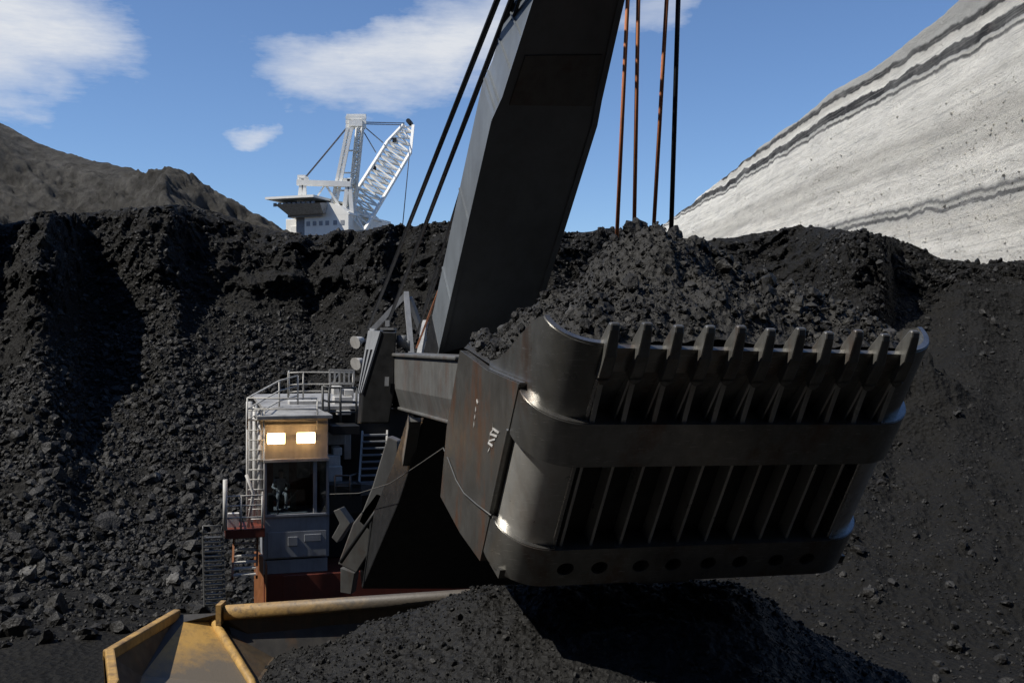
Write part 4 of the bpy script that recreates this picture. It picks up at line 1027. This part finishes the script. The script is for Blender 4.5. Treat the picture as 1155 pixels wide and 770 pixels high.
# ------------------------------------------------------------------ coal heaped in the dipper
nu, nv_ = 260, 190
uu, vv = np.meshgrid(np.linspace(-3.52, 3.52, nu), np.linspace(-4.75, -.22, nv_))
for _s in (-1, 1):
    cu, cv = np.maximum(_s * uu - W0, 0), np.maximum(vv + R0, 0); rr_ = np.hypot(cu, cv); lim = R0 - .26
    k_ = np.where(rr_ > lim, lim / np.maximum(rr_, 1e-6), 1.0) * ((cu > 0) & (cv > 0)) + 1.0 * ~((cu > 0) & (cv > 0))
    vv = np.where((cu > 0) & (cv > 0), -R0 + cv * k_, vv); uu = np.where((cu > 0) & (cv > 0), _s * (W0 + cu * k_), uu)
wrim = interp([(-4.75, 1.85), (-4.5, 1.98), (-2.7, 2.78), (-1.6, 3.35), (-.9, 4.15), (-.22, 4.78)], vv)
wb_ = DP[0] + np.stack([uu, vv, wrim], -1) @ DP[1].T
edge = np.minimum(np.minimum(uu + 3.55, 3.55 - uu) * .92, np.minimum((vv + 4.85) * 1.08, (-.1 - vv) * 1.05))
rc_ = np.hypot(np.maximum(np.abs(uu) - W0, 0), np.maximum(vv + R0, 0)); inc = (np.abs(uu) > W0) & (vv > -R0)
edge = np.where(inc, np.minimum(edge, R0 - .18 - rc_), edge); outc = np.maximum(-np.where(inc, R0 - .26 - rc_, 0), 0)
edge = np.maximum(edge, 0)
shape = interp([(-3.6, .5), (-2.4, .66), (-1.3, .98), (-.5, 1.24), (.1, 1.12), (1.0, .98), (2.2, .86), (3.6, .85)], uu)
hgt = shape * 2.12 * (1 - np.exp(-edge * .55)) / (1 - math.exp(-2.2 * .55)) * .98
PD = wb_.copy(); PD[..., 2] += hgt
wn = smooth(0, .5, edge)
PD[..., 2] += wn * (.26 * fbm(PD * 1.0, 4, 120) + .10 * ridged(PD * 2.6, 3, 125))
hole = np.exp(-(((uu - .75) / .55) ** 2 + ((vv + 1.7) / .45) ** 2)); PD[..., 2] -= .75 * hole
hole = np.exp(-(((uu + .55) / .35) ** 2 + ((vv + 1.35) / .3) ** 2)); PD[..., 2] -= .35 * hole
parts = [(PD.reshape(-1, 3), grid_faces(nv_, nu))]
r = np.random.default_rng(5)
def dp_rocks(n, smin, smax, pw, base, seed, cond=None, sink=.3, jit=.28):
    ii = r.integers(3, nv_ - 3, n); jj = r.integers(3, nu - 3, n)
    if cond is not None:
        k = r.uniform(0, 1, n) < cond(uu[ii, jj], vv[ii, jj]); ii, jj = ii[k], jj[k]
    pos = PD[ii, jj] + r.normal(size=(len(ii), 3)) * .02
    siz = smin * (1 - r.uniform(0, 1, len(ii)) * (1 - (smin / smax) ** pw)) ** (-1 / pw)
    parts.append(rocks(pos, siz, base, 30, jit, seed, sink))
dp_rocks(16000, .014, .075, 2.1, ICO1, 31)
dp_rocks(2200, .05, .16, 2.4, ICO2, 33, lambda u, v: .08 + .85 * ((u > .4) | (v < -3.0) | ((u > -2.9) & (u < -1.6) & (v > -1.4))))
dp_rocks(380, .11, .24, 3.0, ICO2, 35, lambda u, v: .04 + .9 * ((u > .6) & (v < -1.5)), .3, .3)
pk = []
for (u, v, s) in ((-.55, -3.0, .34), (-.15, -3.25, .30), (-.85, -3.2, .26), (.15, -2.9, .24), (-2.3, -1.0, .22), (-2.6, -1.2, .18), (3.05, -.8, .24), (2.8, -1.1, .2)):
    j = int((u + 3.52) / 7.04 * (nu - 1)); i = int((v + 4.75) / 4.61 * (nv_ - 1)); pk.append((PD[i, j], s))
parts.append(rocks(np.array([p for p, s in pk]), np.array([s for p, s in pk]), ICO3, 8, .3, 41, .1))
v_, f_ = join(parts); dh = mesh_np('coal_rubble', v_, f_, M['coal_load'])
tag(dh, 'tall rough mound of black coal lumps heaped in the steel dipper', 'coal', kind='stuff')

# ------------------------------------------------------------------ dragline on the bench behind
DY = 300.0
drag = empty('dragline', (*at(370, 266, DY)[:2], 36.0)); tag(drag, 'distant cream white walking dragline with lattice boom above the coal rim', 'dragline')
def dpt(px, py, dy=0): return at(px, py, DY + dy)
def dbox(mb, xa, ya, xb, yb, y0, y1):
    k = y0 if y0 > 20 else 0; a = dpt(xa, yb, k); b_ = dpt(xb, ya, k); mb.box((a[0], DY + y0, a[2]), (b_[0], DY + y1, b_[2]))
hs = MB(); dbox(hs, 349, 242, 405, 300, -4, 22); dbox(hs, 305, 243, 333, 300, 4, 24); dbox(hs, 316, 252, 349, 300, 2, 22); hs.build('house', M['cream'], drag, bevel=.15)
hs = MB(); a = [dpt(349, 242, -4.02), dpt(375, 228, -4.02), dpt(392, 233, -4.02), dpt(404, 243, -4.02)]; hs.hull8(a, [p + V(0, 20, 0) for p in a]); hs.build('upper_house', M['cream'], drag)
dkk = MB(); lo_ = [dpt(328, 241, -6), dpt(374, 241, -6), dpt(374, 241, 16), dpt(328, 241, 16)]; hi_ = [dpt(317, 228, -10), dpt(376, 229, -10), dpt(376, 229, 20), dpt(317, 228, 20)]; dkk.hull8(lo_, hi_); dkk.build('overhang', M['deck'], drag)
dkk = MB(); dbox(dkk, 316, 225.5, 377, 228, -11, 20); dkk.build('deck', M['cream'], drag)
dkk = MB(); dbox(dkk, 330, 241, 372, 246, -5, 14); dbox(dkk, 336, 246, 347, 300, -3, 6); dkk.build('underframe', M['grey'], drag)
for x in (352, 360, 368, 376, 386, 395): wn_ = MB(); dbox(wn_, x, 251, x + 4.5, 256, -4.12, -4.02); wn_.build('window', M['bluegrey'], drag)
lv = MB()
for x in range(322, 372, 6): dbox(lv, x, 231.5, x + 4, 235.5, -9.2, -9.0)
lv.build('louvre', M['bluegrey'], drag)
tub = MB(); a = at(372, 266, DY + 10); tub.tube([V(a[0], DY + 10, 34), V(a[0], DY + 10, 41)], 11, 40); tub.build('tub', M['grey'], drag)
gn = MB()
for x0, x1 in ((337, 341), (344, 342.5), (387, 393), (397.5, 394)):
    for dy in (-3, 9): gn.bar(dpt(x0, 232 if x0 < 360 else 246, dy), dpt(x1, 202, dy), 1.1)
for dy in (-3, 9): gn.bar(dpt(335, 206, dy), dpt(396, 208, dy), 1.5); gn.bar(dpt(355, 226, dy), dpt(367, 208, dy), .4); gn.bar(dpt(385, 236, dy), dpt(367, 208, dy), .6)
for x, y in ((340, 203), (394, 204), (367, 207)): gn.bar(dpt(x, y, -3), dpt(x, y, 9), 1.3)
dbox(gn, 337, 198.5, 346, 205, -2, 3); dbox(gn, 388, 202, 398, 208, -2, 3)
gn.build('gantry', M['cream'], drag)
def truss(mb, A, B, nseg, rc, rl):
    rc, rl = rc * 1.35, rl * 1.35
    """A, B: lists of four corner points at both ends"""
    for a, b_ in zip(A, B): mb.bar(a, b_, rc)
    for k in range(nseg):
        t0, t1 = k / nseg, (k + 1) / nseg
        c0 = [a * (1 - t0) + b_ * t0 for a, b_ in zip(A, B)]; c1 = [a * (1 - t1) + b_ * t1 for a, b_ in zip(A, B)]
        for i in range(4):
            j = (i + 1) % 4; mb.bar(c0[i], c0[j], rl); mb.bar(c0[i], c1[j], rl) if k % 2 else mb.bar(c0[j], c1[i], rl)
ms_ = MB()
truss(ms_, [dpt(373, 236, -2), dpt(378, 236, -2), dpt(378, 236, 2), dpt(373, 236, 2)], [dpt(392, 144, -2), dpt(397, 144, -2), dpt(397, 144, 2), dpt(392, 144, 2)], 12, .55, .30)
truss(ms_, [dpt(393, 238, 4), dpt(399, 238, 4), dpt(399, 238, 9), dpt(393, 238, 9)], [dpt(403, 144, -1), dpt(409, 144, -1), dpt(409, 144, 3), dpt(403, 144, 3)], 12, .55, .30)
for y in (170, 195, 215): ms_.bar(dpt(392 - (y - 144) * .18, y), dpt(406 - (y - 144) * .1, y), .4)
ms_.build('mast', M['cream'], drag)
mh = MB()
for x in (392, 398, 404, 410): mh.bar(dpt(x, 146), dpt(x + .5, 131), .8)
for y in (133, 138, 143): mh.bar(dpt(390, y), dpt(413, y), .9)
mh.bar(dpt(391, 131, 3), dpt(413, 131, 3), 1.0); dbox(mh, 394, 136, 409, 143, -1, 3); mh.build('mast_head', M['cream'], drag)
bmn = MB()
secs = [([398, 246], [411, 260]), ([404, 212], [431, 226]), ([437, 160], [463, 172]), ([455, 141], [466, 142])]
dys = [0, 12, 32, 42]
secL = []
for (l, r_), dy in zip(secs, dys):
    dd = 2.2 if dy == 42 else 4
    secL.append([dpt(l[0], l[1], dy - dd), dpt(r_[0], r_[1], dy - dd), dpt(r_[0], r_[1], dy + dd), dpt(l[0], l[1], dy + dd)])
for k, ns_ in zip(range(3), (5, 10, 4)): truss(bmn, secL[k], secL[k + 1], ns_, .62, .33)
bmn.build('boom', M['cream'], drag)
bh = MB(); c = dpt(462, 138, 42); bh.tube([c + V(-.2, -2.4, 0), c + V(.2, 2.4, 0)], .75, 16); bh.build('boom_sheave', M['steel_dark'], drag)
for x, y, dy in ((445, 158, 30), (422, 190, 18)): bh = MB(); c = dpt(x, y, dy); bh.box(tuple(c - .6), tuple(c + .6)); bh.build('rope_guide', M['steel_dark'], drag)
for p, q in (((390, 145, 0), (345, 199, -2)), ((391, 145, 2), (346, 199, 8)), ((412, 138, 0), (456, 139, 41)), ((412, 140, 2), (456, 141, 43)), ((411, 143, 0), (432, 161, 26)), ((411, 150, 0), (424, 172, 20)), ((464, 150, 42), (454, 256, 42))):
    MB().tube([dpt(*p), dpt(*q)], .16, 5).build('cable', M['cable_blue'], drag)

for o in drag.children:      # the upper works are slewed a little towards the sun
    if o.name.split('.')[0] in ('house', 'upper_house', 'overhang', 'deck', 'underframe', 'window', 'louvre'): o.rotation_euler = (0, 0, math.radians(-20))
# ------------------------------------------------------------------ sky, sun, camera
EL, = (math.radians(51),)
sdir = V(-.62, -.23, 0); sdir /= np.linalg.norm(sdir); sdir = V(sdir[0] * math.cos(EL), sdir[1] * math.cos(EL), math.sin(EL))
sun = bpy.data.lights.new('sun', 'SUN'); sun.energy = 4.6; sun.angle = math.radians(.5); sun.color = (1, .95, .87)
so = bpy.data.objects.new('sun', sun); COL.objects.link(so); so.rotation_euler = Vector(sdir).to_track_quat('Z', 'Y').to_euler(); so.location = (-60, 0, 90)
world = bpy.data.worlds.new('World'); sc.world = world; world.use_nodes = True
nt = world.node_tree; L = nt.links.new; bg = nt.nodes['Background']
sky = nt.nodes.new('ShaderNodeTexSky'); sky.sky_type = 'NISHITA'; sky.sun_disc = False; sky.sun_elevation = EL; sky.sun_rotation = math.atan2(sdir[0], sdir[1])
sky.altitude = 1400; sky.air_density = 1.0; sky.dust_density = .5; sky.ozone_density = 4.0
bg.inputs['Strength'].default_value = .12
tc = nt.nodes.new('ShaderNodeTexCoord').outputs['Generated']
# clouds: soft patches fixed in the sky's own directions
def sky_uv():
    sep = nt.nodes.new('ShaderNodeSeparateXYZ'); L(tc, sep.inputs[0])
    def mth(op, a, b_=None, c=None):
        n = nt.nodes.new('ShaderNodeMath'); n.operation = op
        for k, q in enumerate((a, b_, c)):
            if q is None: continue
            if isinstance(q, (int, float)): n.inputs[k].default_value = q
            else: L(q, n.inputs[k])
        return n.outputs[0]
    az = mth('ARCTAN2', sep.outputs[0], sep.outputs[1]); el = mth('ARCSINE', sep.outputs[2])
    return az, el, mth
az, el, mth = sky_uv()
wa = noise(nt, L, mapping(nt, L, tc, (1, 1, 2.0)), 6, 6, .6); wb2 = noise(nt, L, mapping(nt, L, tc, (1, 1, 2.0), (.5, .2, .9)), 6, 6, .6)
az = mth('ADD', az, mth('MULTIPLY', mth('SUBTRACT', wa, .5), .22)); el = mth('ADD', el, mth('MULTIPLY', mth('SUBTRACT', wb2, .5), .11))
wp1 = noise(nt, L, mapping(nt, L, tc, (1, 1, 3.0), (0, .25, 0)), 9, 9, .62); wp2 = noise(nt, L, mapping(nt, L, tc, (1, 1, 7), (0, .3, 0)), 16, 8, .68)
dens = None
def cloud(px, py, rx, ry, tilt=0, gain=1.0):
    global dens
    a0 = math.atan((px - CX) / F); e0 = math.atan((CY - py) / F * math.cos(a0))
    dx = mth('SUBTRACT', az, a0); dy = mth('SUBTRACT', el, e0)
    c_, s_ = math.cos(tilt), math.sin(tilt)
    x = mth('ADD', mth('MULTIPLY', dx, c_), mth('MULTIPLY', dy, s_)); y = mth('ADD', mth('MULTIPLY', dx, -s_), mth('MULTIPLY', dy, c_))
    q = mth('ADD', mth('POWER', mth('ABSOLUTE', mth('DIVIDE', x, rx / F)), 2.0), mth('POWER', mth('ABSOLUTE', mth('DIVIDE', y, ry / F)), 2.0))
    n = mth('MULTIPLY_ADD', wp1, 1.5, mth('MULTIPLY', wp2, 1.1))
    v = mth('SUBTRACT', mth('MULTIPLY_ADD', n, .62, .12), mth('MULTIPLY', q, .62))
    v = mth('MULTIPLY', mapr(nt, L, v, .08, 1.15), gain)
    dens = v if dens is None else mth('MAXIMUM', dens, v)
cloud(10, 26, 130, 66, -.1, 1.0); cloud(-60, 40, 150, 70)
cloud(475, 58, 118, 50, .35, 1.0); cloud(400, 85, 105, 34, -.12, .8); cloud(545, 30, 110, 60, .3, .8)
cloud(286, 145, 42, 16, 0, .8); cloud(725, 12, 60, 22, .3, .5)
skc = mixcol(nt, L, 1.0, sky.outputs[0], (.88, .96, 1.07), 'MULTIPLY')
cl = mixcol(nt, L, mth('MINIMUM', mth('MULTIPLY', dens, 1.12), 1.0), skc, (6.0, 6.25, 6.7))
L(cl, bg.inputs['Color'])

cam = bpy.data.cameras.new('camera'); cam.sensor_width = 36; cam.lens = 36 * F / 1155; cam.clip_start = .1; cam.clip_end = 6000
co = bpy.data.objects.new('camera', cam); COL.objects.link(co); co.location = (0, 0, CZ); co.rotation_euler = (math.radians(90), 0, 0)
sc.camera = co
sc.view_settings.view_transform = 'Standard'; sc.view_settings.look = 'None'; sc.view_settings.exposure = 0; sc.view_settings.gamma = 1
sc.render.engine = 'CYCLES'; sc.cycles.max_bounces = 6; sc.cycles.use_denoising = True
